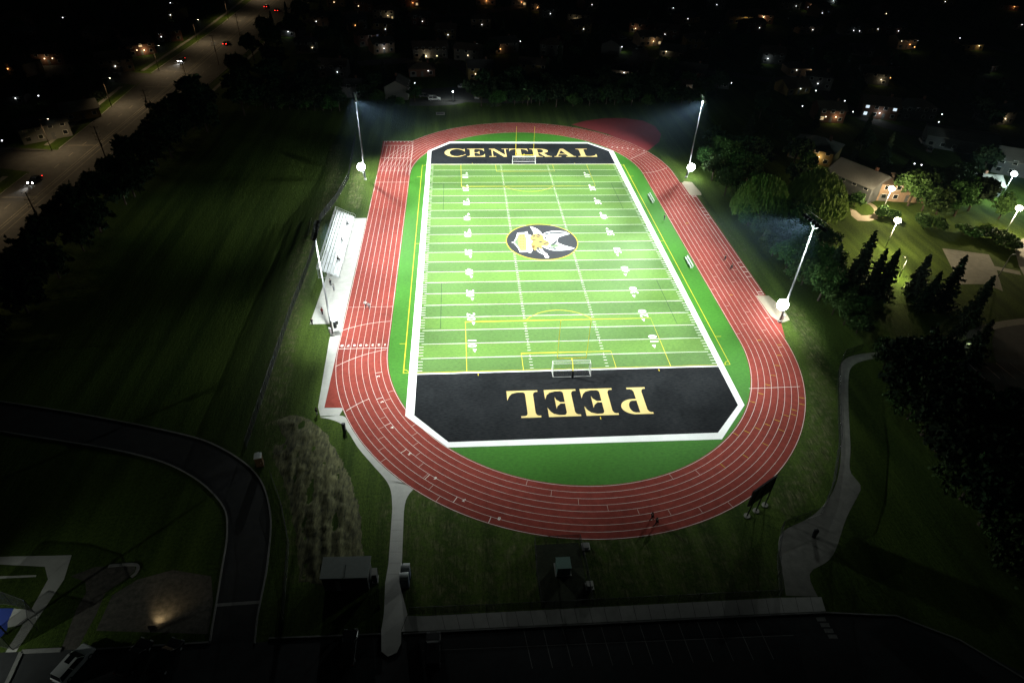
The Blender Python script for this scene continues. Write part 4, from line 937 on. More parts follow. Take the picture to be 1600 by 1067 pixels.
def shed():
    z = 3.3; P = [G(505, 870, z), G(580, 868, z), G(575, 902, z), G(499, 904, z)]
    cx, cy_ = sum(p[0] for p in P)/4, sum(p[1] for p in P)/4
    Q = [(p[0]-cx, p[1]-cy_) for p in P]
    t = empty('storage_shed', (cx, cy_, 0), label='dark shed with flat pale metal roof beside the white footpath', cat='shed')
    r = MB(); top = [(q[0], q[1], z) for q in Q]; bot = [(q[0], q[1], z-.14) for q in Q]
    r.quad(*top[::-1]); r.quad(*bot)
    for i in range(4): j = (i+1) % 4; r.quad(bot[i], bot[j], top[j], top[i])
    r.build('roof', pm('shed_roof_metal', (.40, .44, .41), .6, .08, 1.5), t)
    w_ = MB(); S = [(q[0]*.94, q[1]*.9) for q in Q]
    for i in range(4): j = (i+1) % 4; w_.quad((*S[i], 0), (*S[j], 0), (*S[j], z-.14), (*S[i], z-.14))
    w_.build('wall', 'siding_grey', t)
    d = MB(); d.box(-1.4, 1.4, S[3][1]-.06, S[3][1]-.02, .02, 2.4); d.build('roller_door', 'galv', t)
    s = MB(); s.box(-.02, .02, Q[3][1], Q[0][1]*.2, z+.01, z+.06); s.build('roof_seam', 'black_metal', t)
shed()
x, y = G(587, 905); t = empty('utility_cabinet', (x, y, 0), label='small pale cabinet standing right of the flat-roofed shed', cat='cabinet')
MB().box(-.3, .3, -.5, .5, .1, 1.9).build('cabinet_body', 'siding_grey', t); MB().box(-.34, .34, -.55, .55, 1.9, 1.98).build('cabinet_lid', 'concrete', t); MB().box(-.4, .4, -.6, .6, 0, .1).build('base', 'concrete', t)

def portable_toilet(x, y, body, label, rot=0):
    t = empty('portable_toilet', (x, y, 0), rot, label=label, cat='portable toilet')
    MB().box(-.56, .56, -.56, .56, .1, 2.1).build('cabin', body, t); MB().box(-.62, .62, -.62, .62, 0, .1).build('base', 'black_metal', t)
    r = MB(); N_ = 6
    for k in range(N_):
        a0, a1 = math.pi*k/N_, math.pi*(k+1)/N_
        r.quad((-.6*math.cos(a0), -.6, 2.1+.28*math.sin(a0)), (-.6*math.cos(a1), -.6, 2.1+.28*math.sin(a1)), (-.6*math.cos(a1), .6, 2.1+.28*math.sin(a1)), (-.6*math.cos(a0), .6, 2.1+.28*math.sin(a0)))
    for s in (-.6, .6): r.quad(*[(-.6*math.cos(math.pi*k/N_), s, 2.1+.28*math.sin(math.pi*k/N_)) for k in range(N_+1)])
    r.build('roof', 'toilet_roof', t)
    d = MB(); d.box(-.38, .38, -.585, -.562, .14, 2.0); dd = d.build('door', body, t); MB().box(.24, .32, -.62, -.586, .95, 1.15).build('handle', 'galv', dd)
    MB().tube([(.4, .4, 2.1), (.4, .4, 2.65)], .05, 6).build('vent_pipe', 'black_metal', t)
portable_toilet(*G(407, 726), 'toilet_body', 'portable toilet with white roof and orange-brown body by the driveway', .2)
portable_toilet(*G(635, 899), 'toilet_blue', 'portable toilet with white roof by the footpath, the farther of two', math.pi/2)
portable_toilet(*G(633, 913), 'toilet_blue', 'portable toilet with white roof by the footpath, the nearer of two', math.pi/2)
def cab(u, v, w_, d_, h, mat, label, name='transformer_box'):
    x, y = G(u, v); t = empty(name, (x, y, 0), label=label, cat='cabinet')
    MB().box(-w_/2, w_/2, -d_/2, d_/2, .12, h).build('cabinet_body', mat, t); MB().box(-w_/2-.06, w_/2+.06, -d_/2-.06, d_/2+.06, h, h+.08).build('cabinet_lid', mat, t)
    MB().box(-w_/2-.2, w_/2+.2, -d_/2-.2, d_/2+.2, 0, .12).build('plinth', 'concrete', t); MB().box(-.02, .02, -d_/2-.03, -d_/2-.002, .2, h-.1).build('door_seam', 'black_metal', t)
cab(879, 890, 1.9, 1.7, 1.7, 'green_box', 'pale green transformer box inside the black fenced enclosure')
cab(921, 916, .8, .7, .7, 'concrete', 'small white utility box right of the transformer enclosure', 'utility_box')
cab(915, 854, .8, .8, .35, 'kerb', 'low square access hatch at the near edge of the track', 'access_hatch')
x, y = G(688, 178); t = empty('access_hatch', (x, y, 0), label='pale square manhole frame in the grass behind the far bend', cat='hatch')
b = MB(); 
for a, b2, c2, d2 in ((-1.6, 1.6, -1.3, -1.0), (-1.6, 1.6, 1.0, 1.3), (-1.6, -1.3, -1, 1), (1.3, 1.6, -1, 1)): b.box(a, b2, c2, d2, 0, .15)
b.build('frame', 'old_concrete', t); MB().box(-1.3, 1.3, -1, 1, 0, .05).build('cover', 'black_metal', t)

# ------------------------------------------------------------------ vehicles
def car(x, y, rot, paint, label, suv=False, head=False, tail=False, group=None):
    t = empty('parked_car' if not head and not tail else 'car', (x, y, 0), rot, label=label, cat='suv' if suv else 'car', group=group)
    L, W = 4.7, 1.86; h0 = .32; hb = 1.0 if suv else .86; ht = 1.74 if suv else 1.44
    prof = [(-L/2, h0), (-L/2, hb*.92), (-L/2+.1, hb), (L/2-1.15 if not suv else L/2-1.1, hb+.02), (L/2-.15, hb*.82), (L/2, hb*.6), (L/2, h0)]
    b = MB(); nseg = 4
    xs = [(-W/2, .96), (-W/2+.08, 1), (W/2-.08, 1), (W/2, .96)]
    n0 = 0
    for yy, s in xs:
        for px_, pz in prof: b.v.append((px_*s, yy, pz if pz == h0 else pz-(1-s)*1.5))
    m = len(prof)
    for i in range(3):
        for k in range(m): a, c_ = i*m+k, i*m+(k+1) % m; b.f.append((a, c_, c_+m, a+m))
    b.f.append(tuple(range(m))); b.f.append(tuple(range(4*m-1, 3*m-1, -1)))
    b.build('body', paint, t)
    rf = (-L/2+.35, L/2-1.95) if suv else (-L/2+1.25, L/2-2.1); bs = (-L/2+.08, L/2-1.15) if suv else (-L/2+.5, L/2-1.2)
    g = MB(); w1, w2 = W/2-.06, W/2-.24
    lo_ = [(bs[0], -w1, hb-.03), (bs[1], -w1, hb-.03), (bs[1], w1, hb-.03), (bs[0], w1, hb-.03)]; hi_ = [(rf[0], -w2, ht-.03), (rf[1], -w2, ht-.03), (rf[1], w2, ht-.03), (rf[0], w2, ht-.03)]
    for i in range(4): j = (i+1) % 4; g.quad(lo_[i], lo_[j], hi_[j], hi_[i])
    g.build('windows', 'glass_dark', t)
    r = MB(); r.box(rf[0]-.04, rf[1]+.04, -w2-.03, w2+.03, ht-.03, ht+.02)
    for px_, qx in ((bs[0], rf[0]), (bs[1], rf[1]), ((bs[0]+bs[1])/2-.1, (rf[0]+rf[1])/2)):
        for s in (-1, 1): r.tube([(px_, s*w1, hb), (qx, s*w2, ht)], .035, 4)
    rr = r.build('roof', paint, t)
    if suv: MB().box(-.5, .45, -.38, .38, ht+.022, ht+.03).build('sunroof', 'glass_dark', rr)
    for px_ in (-L/2+.85, L/2-.9):
        for s in (-1, 1):
            wv = MB().tube([(px_, s*(W/2-.2), .33), (px_, s*(W/2+.01), .33)], .33, 14).build('wheel', 'tyre', t); MB().tube([(px_, s*(W/2+.005), .33), (px_, s*(W/2+.02), .33)], .19, 10).build('rim', 'galv', wv)
    for s in (-1, 1):
        MB().box(L/2-.10, L/2+.02, s*.66-.2, s*.66+.2, .58, .74).build('headlight', 'headlight' if head else 'galv', t)
        MB().box(-L/2-.02, -L/2+.08, s*.72-.14, s*.72+.14, .68, .88).build('taillight', 'taillight' if tail or head else pm_tail, t)
        MB().box(.75, .95, s*(W/2+.02)-.1*(s < 0), s*(W/2+.02)+.1*(s > 0), hb-.02, hb+.14).build('wing_mirror', paint, t)
    return t
pm_tail = pm('unlit_tail_lens', (.18, .01, .01), .3, .1, 3)
PAINT = {k: pm(k+'_car_paint', c, .28, .04, 1, spec=.6) for k, c in dict(white=(.6, .62, .62), black=(.012, .012, .014), grey=(.10, .105, .11), silver=(.32, .33, .34), red=(.25, .015, .015), blue=(.03, .05, .14)).items()}
MT['headlight_dim'] = MT['headlight']
car(*G(118, 1040), R(66), PAINT['white'], 'white SUV with sunroof parked in the near left car park', True)
car(*G(212, 1030), R(70), PAINT['black'], 'black car parked right of the white SUV', False)
car(*G(262, 1030), R(72), PAINT['black'], 'black SUV second to the right of the white SUV', True)
car(*G(546, 1015), R(90), PAINT['black'], 'black car parked behind the flat-roofed shed')
car(*G(677, 1020), R(90), PAINT['black'], 'black SUV parked right of the rounded pavement end', True)
car(*G(679, 157), R(0), PAINT['white'], 'white SUV parked in the small lamp-lit lot beyond the far bend', True)
car(*G(724, 137), R(8), PAINT['silver'], 'silver car parked at the back of the small lot beyond the far bend')
car(*G(746, 153), R(80), PAINT['silver'], 'silver car parked right of the lamp in the small lot')
car(*G(664, 152), R(-10), PAINT['grey'], 'grey car parked left of the white SUV beyond the far bend')
c1 = car(*G(56, 284), R(-95), PAINT['black'], 'dark car with glaring headlights on the arterial road at far left', head=True, tail=True)
c2 = car(*G(284, 96), R(-93), PAINT['grey'], 'car with white headlights further up the arterial road', head=True, tail=True)
car(*G(354, 70), R(86), PAINT['black'], 'car with red tail lights beside the roadside trees', tail=True)
car(*G(417, 12), R(84), PAINT['black'], 'car with red tail lights near the top of the road, left of a pair', tail=True)
car(*G(434, 18), R(84), PAINT['black'], 'car with red tail lights near the top of the road, right of a pair', tail=True)
for k, (u, v, p, lb) in enumerate([(1000, 78, 'silver', 'silver car gleaming at the bend of the street above the far right bend'), (985, 66, 'grey', 'grey car behind the gleaming silver car on the street'), (973, 62, 'silver', 'silver car left of the grey car on the upper street'),
    (1441, 223, 'white', 'white SUV parked by the dark houses left of the grey flat roof'), (1452, 236, 'grey', 'grey SUV parked next to the white SUV by the dark houses'),
    (1535, 280, 'black', 'black car parked left of the red car beside the cool lamp'), (1558, 285, 'red', 'red car parked beside the cool white park lamp'), (1546, 283, 'silver', 'silver car squeezed between the black and red cars'),
    (1477, 572, 'black', 'black car with bright chrome glints in the car park'), (1530, 645, 'silver', 'pale green-tinted car among the dark trees at far right, left of a pair'), (1583, 640, 'white', 'pale car among the dark trees at far right, right of a pair'),
    (1240, 128, 'black', 'black car in the lamp-lit cul-de-sac, left of a pair'), (1252, 134, 'grey', 'grey car in the lamp-lit cul-de-sac, right of a pair')]):
    car(*G(u, v), R(20+k*37 % 60), PAINT[p], lb, suv=k % 3 == 0)
for cc, (u, v) in ((c1, (50, 287)), (c2, (281, 99))):
    p = Vector((cc.location.x, cc.location.y, 0)); f = Vector((math.cos(cc.rotation_euler.z), math.sin(cc.rotation_euler.z), 0))
    light('headlight_beam', 'SPOT', p+f*2.6+Vector((0, 0, .75)), 1500, (1, .95, .9), tuple(p+f*18), 55, .8, .1)

# ------------------------------------------------------------------ trees
def leaves_mesh(name, C, S, mat, flat=0.0, droop=False):
    """many small leaf faces: C centres (n,3), S sizes (n)"""
    n = len(C); u = rng.normal(size=(n, 3)); u /= np.linalg.norm(u, axis=1)[:, None]
    v = rng.normal(size=(n, 3)); v[:, 2] *= (1-flat); v -= (v*u).sum(1)[:, None]*u; v /= np.linalg.norm(v, axis=1)[:, None]
    if droop:
        v = np.tile([0, 0, 1.0], (n, 1))+rng.normal(size=(n, 3))*.15; u[:, 2] *= .1; u /= np.linalg.norm(u, axis=1)[:, None]
        A = u*(S*.35)[:, None]; B = v*(S*1.6)[:, None]
    else: A = u*S[:, None]*.6; B = v*S[:, None]
    V = np.empty((n*4, 3)); V[0::4] = C-A; V[1::4] = C-B*.7; V[2::4] = C+A; V[3::4] = C+B
    me = bpy.data.meshes.new(name); me.vertices.add(n*4); me.vertices.foreach_set('co', V.ravel()); me.loops.add(n*4); me.loops.foreach_set('vertex_index', np.arange(n*4))
    me.polygons.add(n); me.polygons.foreach_set('loop_start', np.arange(n)*4); me.polygons.foreach_set('loop_total', np.full(n, 4)); me.update(); me.validate()
    me.materials.append(MT[mat]); return me
def broadleaf(seed, H, W, n, leaf=.5, mat='leaf', nb=9):
    r = np.random.default_rng(seed); blobs = []
    for k in range(nb):
        a = k*2.4+r.uniform(-.4, .4); rr = W*.5*(.25+.45*r.random()) if k else 0
        z = H*(.42+.40*r.random()) if k else H*.74
        blobs.append((rr*math.cos(a), rr*math.sin(a), z, W*.5*r.uniform(.38, .60)))
    C = []; 
    for k in range(n//26):
        b = blobs[r.integers(nb)]; d = r.normal(size=3); d /= np.linalg.norm(d); d[2] = abs(d[2])*.9-.25 if r.random() < .75 else d[2]
        c = np.array(b[:3])+d*b[3]*r.uniform(.72, 1.02)*np.array([1, 1, .85]); C.append(c+r.normal(size=(26, 3))*.16*W/3.2*.8)
    C = np.concatenate(C); C[:, 2] = np.maximum(C[:, 2], H*.10)
    tr = MB(); tr.tube([(0, 0, 0), (.1, 0, H*.25), (0, .1, H*.55)], [H*.028, H*.022, H*.012], 8)
    for b in blobs[:7]: tr.tube([(.05, 0, H*.28), (b[0]*.5, b[1]*.5, H*.28+(b[2]-H*.28)*.6), (b[0], b[1], b[2])], [H*.012, H*.008, H*.003], 6)
    tm = tr.mesh('trunk'); tm.materials.append(MT['bark'])
    return tm, leaves_mesh('crown', C, leaf*r.uniform(.7, 1.3, len(C)), mat)
def conifer(seed, H, W, n, leaf=.42, mat='needle'):
    r = np.random.default_rng(seed); C = []; tr = MB(); tr.tube([(0, 0, 0), (0, 0, H*.5), (0, 0, H*.98)], [H*.018, H*.011, H*.002], 7)
    lev = int(H*1.5)
    for k in range(lev):
        f = k/lev; z = H*(.06+.92*f); R_ = W*.5*(1-f)**.85*(1.0+.22*math.sin(k*2.1)+.15*r.normal()); m = max(4, int(9*(1-f)+3))
        for j in range(m):
            a = 2*math.pi*j/m+k*1.3+r.uniform(-.2, .2); L = R_*r.uniform(.45, 1.25); nn = max(3, int(n/lev/m*(.4+1.2*(1-f))))
            s = r.random(nn)**.7; C.append(np.stack([L*s*math.cos(a)+r.normal(size=nn)*.15, L*s*math.sin(a)+r.normal(size=nn)*.15, z-L*s*.42+s**3*L*.2+r.normal(size=nn)*.10], 1))
            if k % 3 == 0: tr.tube([(0, 0, z), (L*.8*math.cos(a), L*.8*math.sin(a), z-L*.3)], [.05, .02], 4)
    C = np.concatenate(C); C = np.r_[C, np.c_[r.normal(size=(14, 2))*.1, H*r.uniform(.93, 1.0, 14)]]
    tm = tr.mesh('trunk'); tm.materials.append(MT['bark'])
    return tm, leaves_mesh('crown', C, leaf*r.uniform(.6, 1.2, len(C)), mat, .6)
def willow(seed, H, W, n, leaf=.4):
    r = np.random.default_rng(seed); C = []
    for k in range(n//22):
        a = r.uniform(0, 2*math.pi); rr = W*.5*math.sqrt(r.random()); top = H*(1-.55*(rr/(W*.5))**2.4)*r.uniform(.80, 1.03)
        L = r.uniform(.25, .75)*top; zs = top-L*np.linspace(0, 1, 22); bulge = .6*np.sin(np.linspace(0, 2, 22))
        C.append(np.stack([(rr+bulge)*math.cos(a)+r.normal(size=22)*.12, (rr+bulge)*math.sin(a)+r.normal(size=22)*.12, np.maximum(zs, .6)], 1))
    C = np.concatenate(C); tr = MB(); tr.tube([(0, 0, 0), (.2, 0, H*.35), (0, .2, H*.7)], [.5, .38, .15], 8)
    for k in range(7): a = k*.9; tr.tube([(.1, 0, H*.33), (W*.18*math.cos(a), W*.18*math.sin(a), H*.72), (W*.32*math.cos(a), W*.32*math.sin(a), H*.74)], [.2, .12, .04], 6)
    tm = tr.mesh('trunk'); tm.materials.append(MT['bark'])
    return tm, leaves_mesh('crown', C, leaf*r.uniform(.6, 1.2, len(C)), 'leaf_willow', 0, True)
PROTO = {'b0': broadleaf(1, 9, 8.0, 5200, .36), 'b1': broadleaf(2, 10, 8.5, 5600, .36, nb=11), 'b2': broadleaf(3, 8, 9.0, 5200, .36, nb=8), 'b3': broadleaf(9, 9.5, 7.2, 4800, .34, nb=10),
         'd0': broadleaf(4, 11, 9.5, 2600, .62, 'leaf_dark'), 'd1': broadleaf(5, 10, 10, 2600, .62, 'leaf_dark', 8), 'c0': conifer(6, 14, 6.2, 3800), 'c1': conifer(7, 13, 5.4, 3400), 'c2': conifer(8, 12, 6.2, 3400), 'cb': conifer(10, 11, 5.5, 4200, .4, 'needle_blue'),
         'w': willow(11, 13.5, 17, 26000, .5), 's': broadleaf(12, 2.2, 3.6, 1500, .24, 'leaf', 6), 'g': broadleaf(13, 1.7, 2.6, 1100, .22, 'leaf', 5)}
TREES = []
def tree(kind, x, y, s, label=None, group=None, cat='tree', name=None, sz=1.0):
    tm, cm = PROTO[kind]
    nm = name or {'b': 'broadleaf_tree', 'd': 'broadleaf_tree', 'c': 'conifer_tree', 'w': 'willow_tree', 's': 'shrub', 'g': 'shrub'}[kind[0]]
    o = empty(nm, (x, y, 0), random.uniform(0, 6.28), label=label, cat=cat, group=group); o.scale = (s, s, s*sz)
    for n_, me in (('trunk', tm), ('crown', cm)):
        c_ = bpy.data.objects.new(n_, me); col.objects.link(c_); c_.parent = o
    TREES.append((x, y, s)); return o
# belt between the track and the park, counted from the far end
belt = [(1098, 262, 'b0', .8), (1112, 282, 'b3', .9), (1128, 262, 'b1', 1.0), (1132, 306, 'b1', .85), (1152, 284, 'b2', 1.05), (1150, 328, 'b0', .85), (1168, 352, 'b2', .8), (1172, 318, 'b3', 1.0), (1190, 376, 'b3', .85), (1196, 346, 'b1', .95),
        (1206, 400, 'b0', .9), (1222, 388, 'b2', .95), (1226, 425, 'b1', .95), (1246, 408, 'b3', 1.0), (1252, 445, 'b2', .9), (1266, 428, 'b0', 1.0), (1278, 470, 'b1', .95), (1286, 446, 'b3', .9), (1300, 492, 'b0', .75), (1310, 472, 'b2', .7), (1318, 508, 'b3', .7), (1334, 496, 'b1', .6), (1338, 520, 'b2', .6)]
for i, (u, v, k, s) in enumerate(belt): tree(k, *G(u, v), s, f'leafy green tree in the belt right of the track, {ORD[i]} from its far end', 'trees of the belt between track and park')
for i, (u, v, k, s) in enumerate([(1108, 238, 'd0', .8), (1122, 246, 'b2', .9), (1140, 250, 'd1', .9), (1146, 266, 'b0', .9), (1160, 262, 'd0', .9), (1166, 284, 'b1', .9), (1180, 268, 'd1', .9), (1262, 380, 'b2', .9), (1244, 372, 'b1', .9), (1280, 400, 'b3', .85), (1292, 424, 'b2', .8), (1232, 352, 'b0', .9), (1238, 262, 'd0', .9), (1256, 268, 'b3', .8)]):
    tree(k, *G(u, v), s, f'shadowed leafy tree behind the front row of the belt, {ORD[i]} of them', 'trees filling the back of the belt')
tree('w', *G(1203, 278, 12), .9, 'big yellow-green weeping willow beyond the tree belt')
tree('w', *G(1288, 270, 13), .98, 'weeping willow with drooping branches catching the park lamp light')
sp = [(1370, 360, 'c0', 14.5, 'tallest dark spruce of the left clump, nearest the tree belt'), (1387, 388, 'c1', 12, 'dark spruce in the middle of the left clump in the park'), (1406, 389, 'c2', 12.5, 'dark spruce right of the left clump beside the low lamp'), (1316, 381, 'c2', 11.5, 'blue-grey spruce standing inside the leafy tree belt'),
      (1455, 397, 'cb', 10.5, 'pale silvery spruce lit by the park lamp'), (1472, 424, 'c2', 10, 'dark spruce between the silvery spruce and the leaning tall one'), (1512, 398, 'c0', 13.5, 'tall dark spruce in front of the grey paved court'), (1555, 430, 'c1', 12, 'dark spruce at the near corner of the grey paved court'),
      (1553, 499, 'c2', 10.5, 'black spruce next to the curved street at far right'), (1520, 484, 'c0', 9.5, 'black spruce beside the small lamp at the street')]
HP = {'c0': 14, 'c1': 13, 'c2': 12, 'cb': 11}
for u, v, k, h, lb in sp: tree(k, *G(u, v, h), h/HP[k], lb)
for i, (u, v, s) in enumerate([(1504, 368, 1.4), (1518, 374, 1.4), (1532, 372, 1.5), (1548, 376, 1.5), (1566, 384, 1.6), (1576, 392, 1.4)]): tree('s', *G(u, v), s, f'rounded shrub in the row right of the park lamps, {ORD[i]} from the left', 'rounded shrubs in a row in the park', 'shrub')
for i, (u, v, s) in enumerate([(1378, 340, 1.3), (1392, 343, 1.2), (1440, 355, 1.6), (1462, 358, 1.5), (1334, 322, 1.6)]): tree('s', *G(u, v), s, f'low bushy shrub along the far path of the park, {ORD[i]} from the left', 'low shrubs along the far path', 'shrub')
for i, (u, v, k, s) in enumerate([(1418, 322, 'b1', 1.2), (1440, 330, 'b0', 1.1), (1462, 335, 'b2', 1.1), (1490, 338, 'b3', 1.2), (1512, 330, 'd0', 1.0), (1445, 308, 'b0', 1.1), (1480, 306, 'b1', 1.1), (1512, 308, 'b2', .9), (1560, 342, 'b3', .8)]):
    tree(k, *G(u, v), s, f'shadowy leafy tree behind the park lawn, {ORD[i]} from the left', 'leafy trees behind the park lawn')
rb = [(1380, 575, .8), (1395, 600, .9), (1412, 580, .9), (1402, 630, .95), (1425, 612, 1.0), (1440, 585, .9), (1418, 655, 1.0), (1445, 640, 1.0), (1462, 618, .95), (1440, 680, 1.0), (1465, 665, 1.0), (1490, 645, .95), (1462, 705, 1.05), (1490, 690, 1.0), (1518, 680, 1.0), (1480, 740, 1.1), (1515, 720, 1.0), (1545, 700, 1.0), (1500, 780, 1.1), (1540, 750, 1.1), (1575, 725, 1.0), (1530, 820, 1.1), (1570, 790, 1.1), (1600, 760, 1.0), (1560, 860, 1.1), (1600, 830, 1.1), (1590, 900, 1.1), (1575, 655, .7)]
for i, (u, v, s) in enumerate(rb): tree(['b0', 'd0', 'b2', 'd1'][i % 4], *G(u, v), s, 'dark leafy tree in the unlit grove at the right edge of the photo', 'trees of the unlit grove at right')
# silhouettes along the arterial road
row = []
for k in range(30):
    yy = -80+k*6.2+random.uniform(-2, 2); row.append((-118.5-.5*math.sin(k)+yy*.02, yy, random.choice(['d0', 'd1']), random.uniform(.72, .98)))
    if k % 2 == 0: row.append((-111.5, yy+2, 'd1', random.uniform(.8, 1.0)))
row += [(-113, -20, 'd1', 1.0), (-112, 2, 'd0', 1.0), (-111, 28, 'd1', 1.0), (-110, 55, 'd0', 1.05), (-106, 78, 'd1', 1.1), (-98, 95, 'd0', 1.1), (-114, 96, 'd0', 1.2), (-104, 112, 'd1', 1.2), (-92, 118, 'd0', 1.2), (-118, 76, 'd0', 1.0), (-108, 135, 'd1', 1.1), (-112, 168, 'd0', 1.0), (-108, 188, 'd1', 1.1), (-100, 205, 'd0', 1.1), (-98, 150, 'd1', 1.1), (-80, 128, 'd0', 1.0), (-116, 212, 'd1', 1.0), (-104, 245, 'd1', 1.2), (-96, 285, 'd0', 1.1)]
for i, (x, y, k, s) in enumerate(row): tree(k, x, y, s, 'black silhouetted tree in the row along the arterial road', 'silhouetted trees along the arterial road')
for i, (x, y) in enumerate([(-71.5, -84)]): None

# ------------------------------------------------------------------ poles and lamps
def street_light(x, y, h, label, arm=2.2, rot=0, energy=900, colr=(1, .78, .5), name='street_lamp', lens='warm_lamp', size=160, wide=True, headlit=False, group=None):
    t = empty(name, (x, y, 0), rot, label=label, cat='street lamp', group=group)
    MB().tube([(0, 0, 0), (0, 0, h*.5), (0, 0, h)], [.13, .10, .07], 8).build('pole', 'wood_pole' if name == 'street_lamp' else 'pole_steel', t, True)
    MB().tube([(0, 0, h-.2), (arm*.6, 0, h+.25), (arm, 0, h+.3)], .045, 6).build('arm', 'galv', t)
    b = MB(); b.box(arm-.1, arm+.6, -.17, .17, h+.22, h+.36); hd = b.build('lamp_head', 'galv', t)
    MB().box(arm, arm+.5, -.13, .13, h+.19, h+.215).build('lens', lens, hd)
    c_, s_ = math.cos(rot), math.sin(rot); p = (x+c_*(arm+.25), y+s_*(arm+.25), h+.12)
    light('street_lamp_light', 'SPOT', p, energy, colr, (p[0]+c_*3, p[1]+s_*3, 0), size, .5, .12)
ys = [18, 61.3, 104, 150, 196, 244, 300]
for i, yy in enumerate([-28, 18, 61.3, 104, 150, 199, 250, 310]):
    street_light(-148.6+max(0, yy-60)*.018, yy, 9.9, f'tall thin street lamp left of the arterial road, {ORD[i]} from the near end', 2.6, 0, 5500, (1, .72, .40), group='street lamps of the arterial road')
def utility_pole(x, y, h, label):
    t = empty('utility_pole', (x, y, 0), R(88), label=label, cat='utility pole', group='wooden utility poles along the road')
    MB().tube([(0, 0, 0), (0, 0, h)], [.19, .12], 8).build('pole', 'wood_pole', t)
    for z, w_ in ((h-.4, 1.1), (h-2.2, 1.2), (h-3.2, .9), (h-4.2, 1.1)):
        MB().tube([(0, -w_, z), (0, w_, z)], .06, 5).build('crossarm', 'wood_pole', t)
        for s in (-1, 1):
            MB().tube([(0, s*w_*.92, z+.03), (0, s*w_*.92, z+.28)], .05, 6).build('insulator', 'black_metal', t)
    MB().tube([(.22, 0, h-6.2), (.22, 0, h-5.2)], .22, 10).build('transformer', 'black_metal', t)
for i, (u, v, tv) in enumerate([(61, 345, 300), (168, 254, 197), (241, 196, 140), (296, 140, 98), (342, 102, 55), (375, 56, 16)]):
    x, y = G(u, v); h = min(np.arange(5, 25, .1), key=lambda z: abs(PX(x, y, z)[1]-tv)); utility_pole(x, y, float(h), f'dark wooden utility pole with crossarms beside the road, {ORD[i]} from the near end')
def park_lamp(x, y, h, label, warm=True, energy=11000):
    t = empty('park_lamp', (x, y, 0), label=label, cat='park lamp', group='bright park lamps')
    MB().tube([(0, 0, 0), (0, 0, h)], [.12, .075], 8).build('pole', 'galv', t, True)
    b = MB(); b.tube([(0, 0, h), (0, 0, h+.12)], .2, 12); b.build('lamp_cap', 'galv', t)
    MB().ball((0, 0, h+.5), .85, 16, 10, .75).build('lamp_globe', 'warm_lamp' if warm else 'cool_lamp', t, True)  # globe enlarged so its bright disc imitates glare around the lamp
    light('park_lamp_light', 'POINT', (x, y-1.1, h-.2), energy, (1, .80, .50) if warm else (.75, 1, .95), r=.2)
park_lamp(*G(1377, 333), 7.0, 'bright warm park lamp by the curved sandy path, the farthest left')
park_lamp(*G(1383, 388), 7.6, 'bright warm park lamp standing on the lawn behind the spruces')
park_lamp(*G(1568, 368), 7.7, 'bright warm park lamp at the right edge beside the path')
park_lamp(*G(1562, 313), 7.9, 'bright cool white park lamp beside the red car', False, 9000)
street_light(*G(1405, 432), 5.2, 'short lamp with single arm right of the left spruce clump', .6, R(170), 9000, (1, .9, .45), 'path_lamp', 'warm_lamp')
street_light(*G(1497, 560), 3.8, 'small lamp by the two black spruces at the street', .4, R(10), 260, (1, .9, .7), 'path_lamp', 'warm_lamp')
street_light(*G(1560, 432), 6.0, 'unlit brown lamp post beside the paved court', .5, 0, 1, (1, .9, .7), 'path_lamp', 'galv')
def yard_lamp(u, v, h, label, energy, warm=False, name='lamp_post'):
    x, y = G(u, v); t = empty(name, (x, y, 0), label=label, cat='lamp post')
    MB().tube([(0, 0, 0), (0, 0, h)], [.08, .06], 6).build('pole', 'galv', t)
    MB().ball((0, 0, h+.2), .26, 10, 6).build('lamp_globe', 'warm_lamp' if warm else 'cool_lamp', t, True)
    light('lamp_post_light', 'POINT', (x, y, h+.75), energy, (1, .8, .5) if warm else (.9, 1, .95), r=.15)
yard_lamp(708, 158, 3.4, 'white globe lamp lighting the small lot and grass beyond the far bend', 1100)
x, y = G(240, 984); t = empty('ground_floodlight', (x, y, 0), label='small warm floodlight low on the ground washing the gravel lot', cat='floodlight')
MB().box(-.3, .3, -.2, .2, 0, .5).build('stand', 'black_metal', t); b = MB(); b.box(-.45, .45, -.1, .1, .5, 1.0); b.build('housing', 'black_metal', t); MB().box(-.4, .4, .103, .115, .54, .96).build('lens', 'porch_warm', t)
light('ground_floodlight_light', 'SPOT', (x, y+.3, .85), 420, (1, .74, .40), (x+1.5, y+7, .0), 110, .9, .15)
street_light(-92, -112, 9, 'tall lamp post at the corner of the blue court', 1.5, R(55), 500, (.93, 1, .9), 'court_lamp', 'cool_lamp', 84)
light('court_lamp_light', 'SPOT', (-91, -110.5, 9.2), 17000, (.93, 1, .9), (-79.5, -99, 0), 72, .9, .2)
for (u, v, lb) in ((11, 990, 'dark steel post leaning over the blue court fence'),):
    x, y = G(u, v); t = empty('steel_post', (x, y, 0), label=lb, cat='post'); MB().tube([(0, 0, 0), (-.2, .1, 6)], .1, 6).build('pole', 'black_metal', t); MB().box(-.5, .1, -.1, .3, 5.9, 6.2).build('cap', 'black_metal', t)

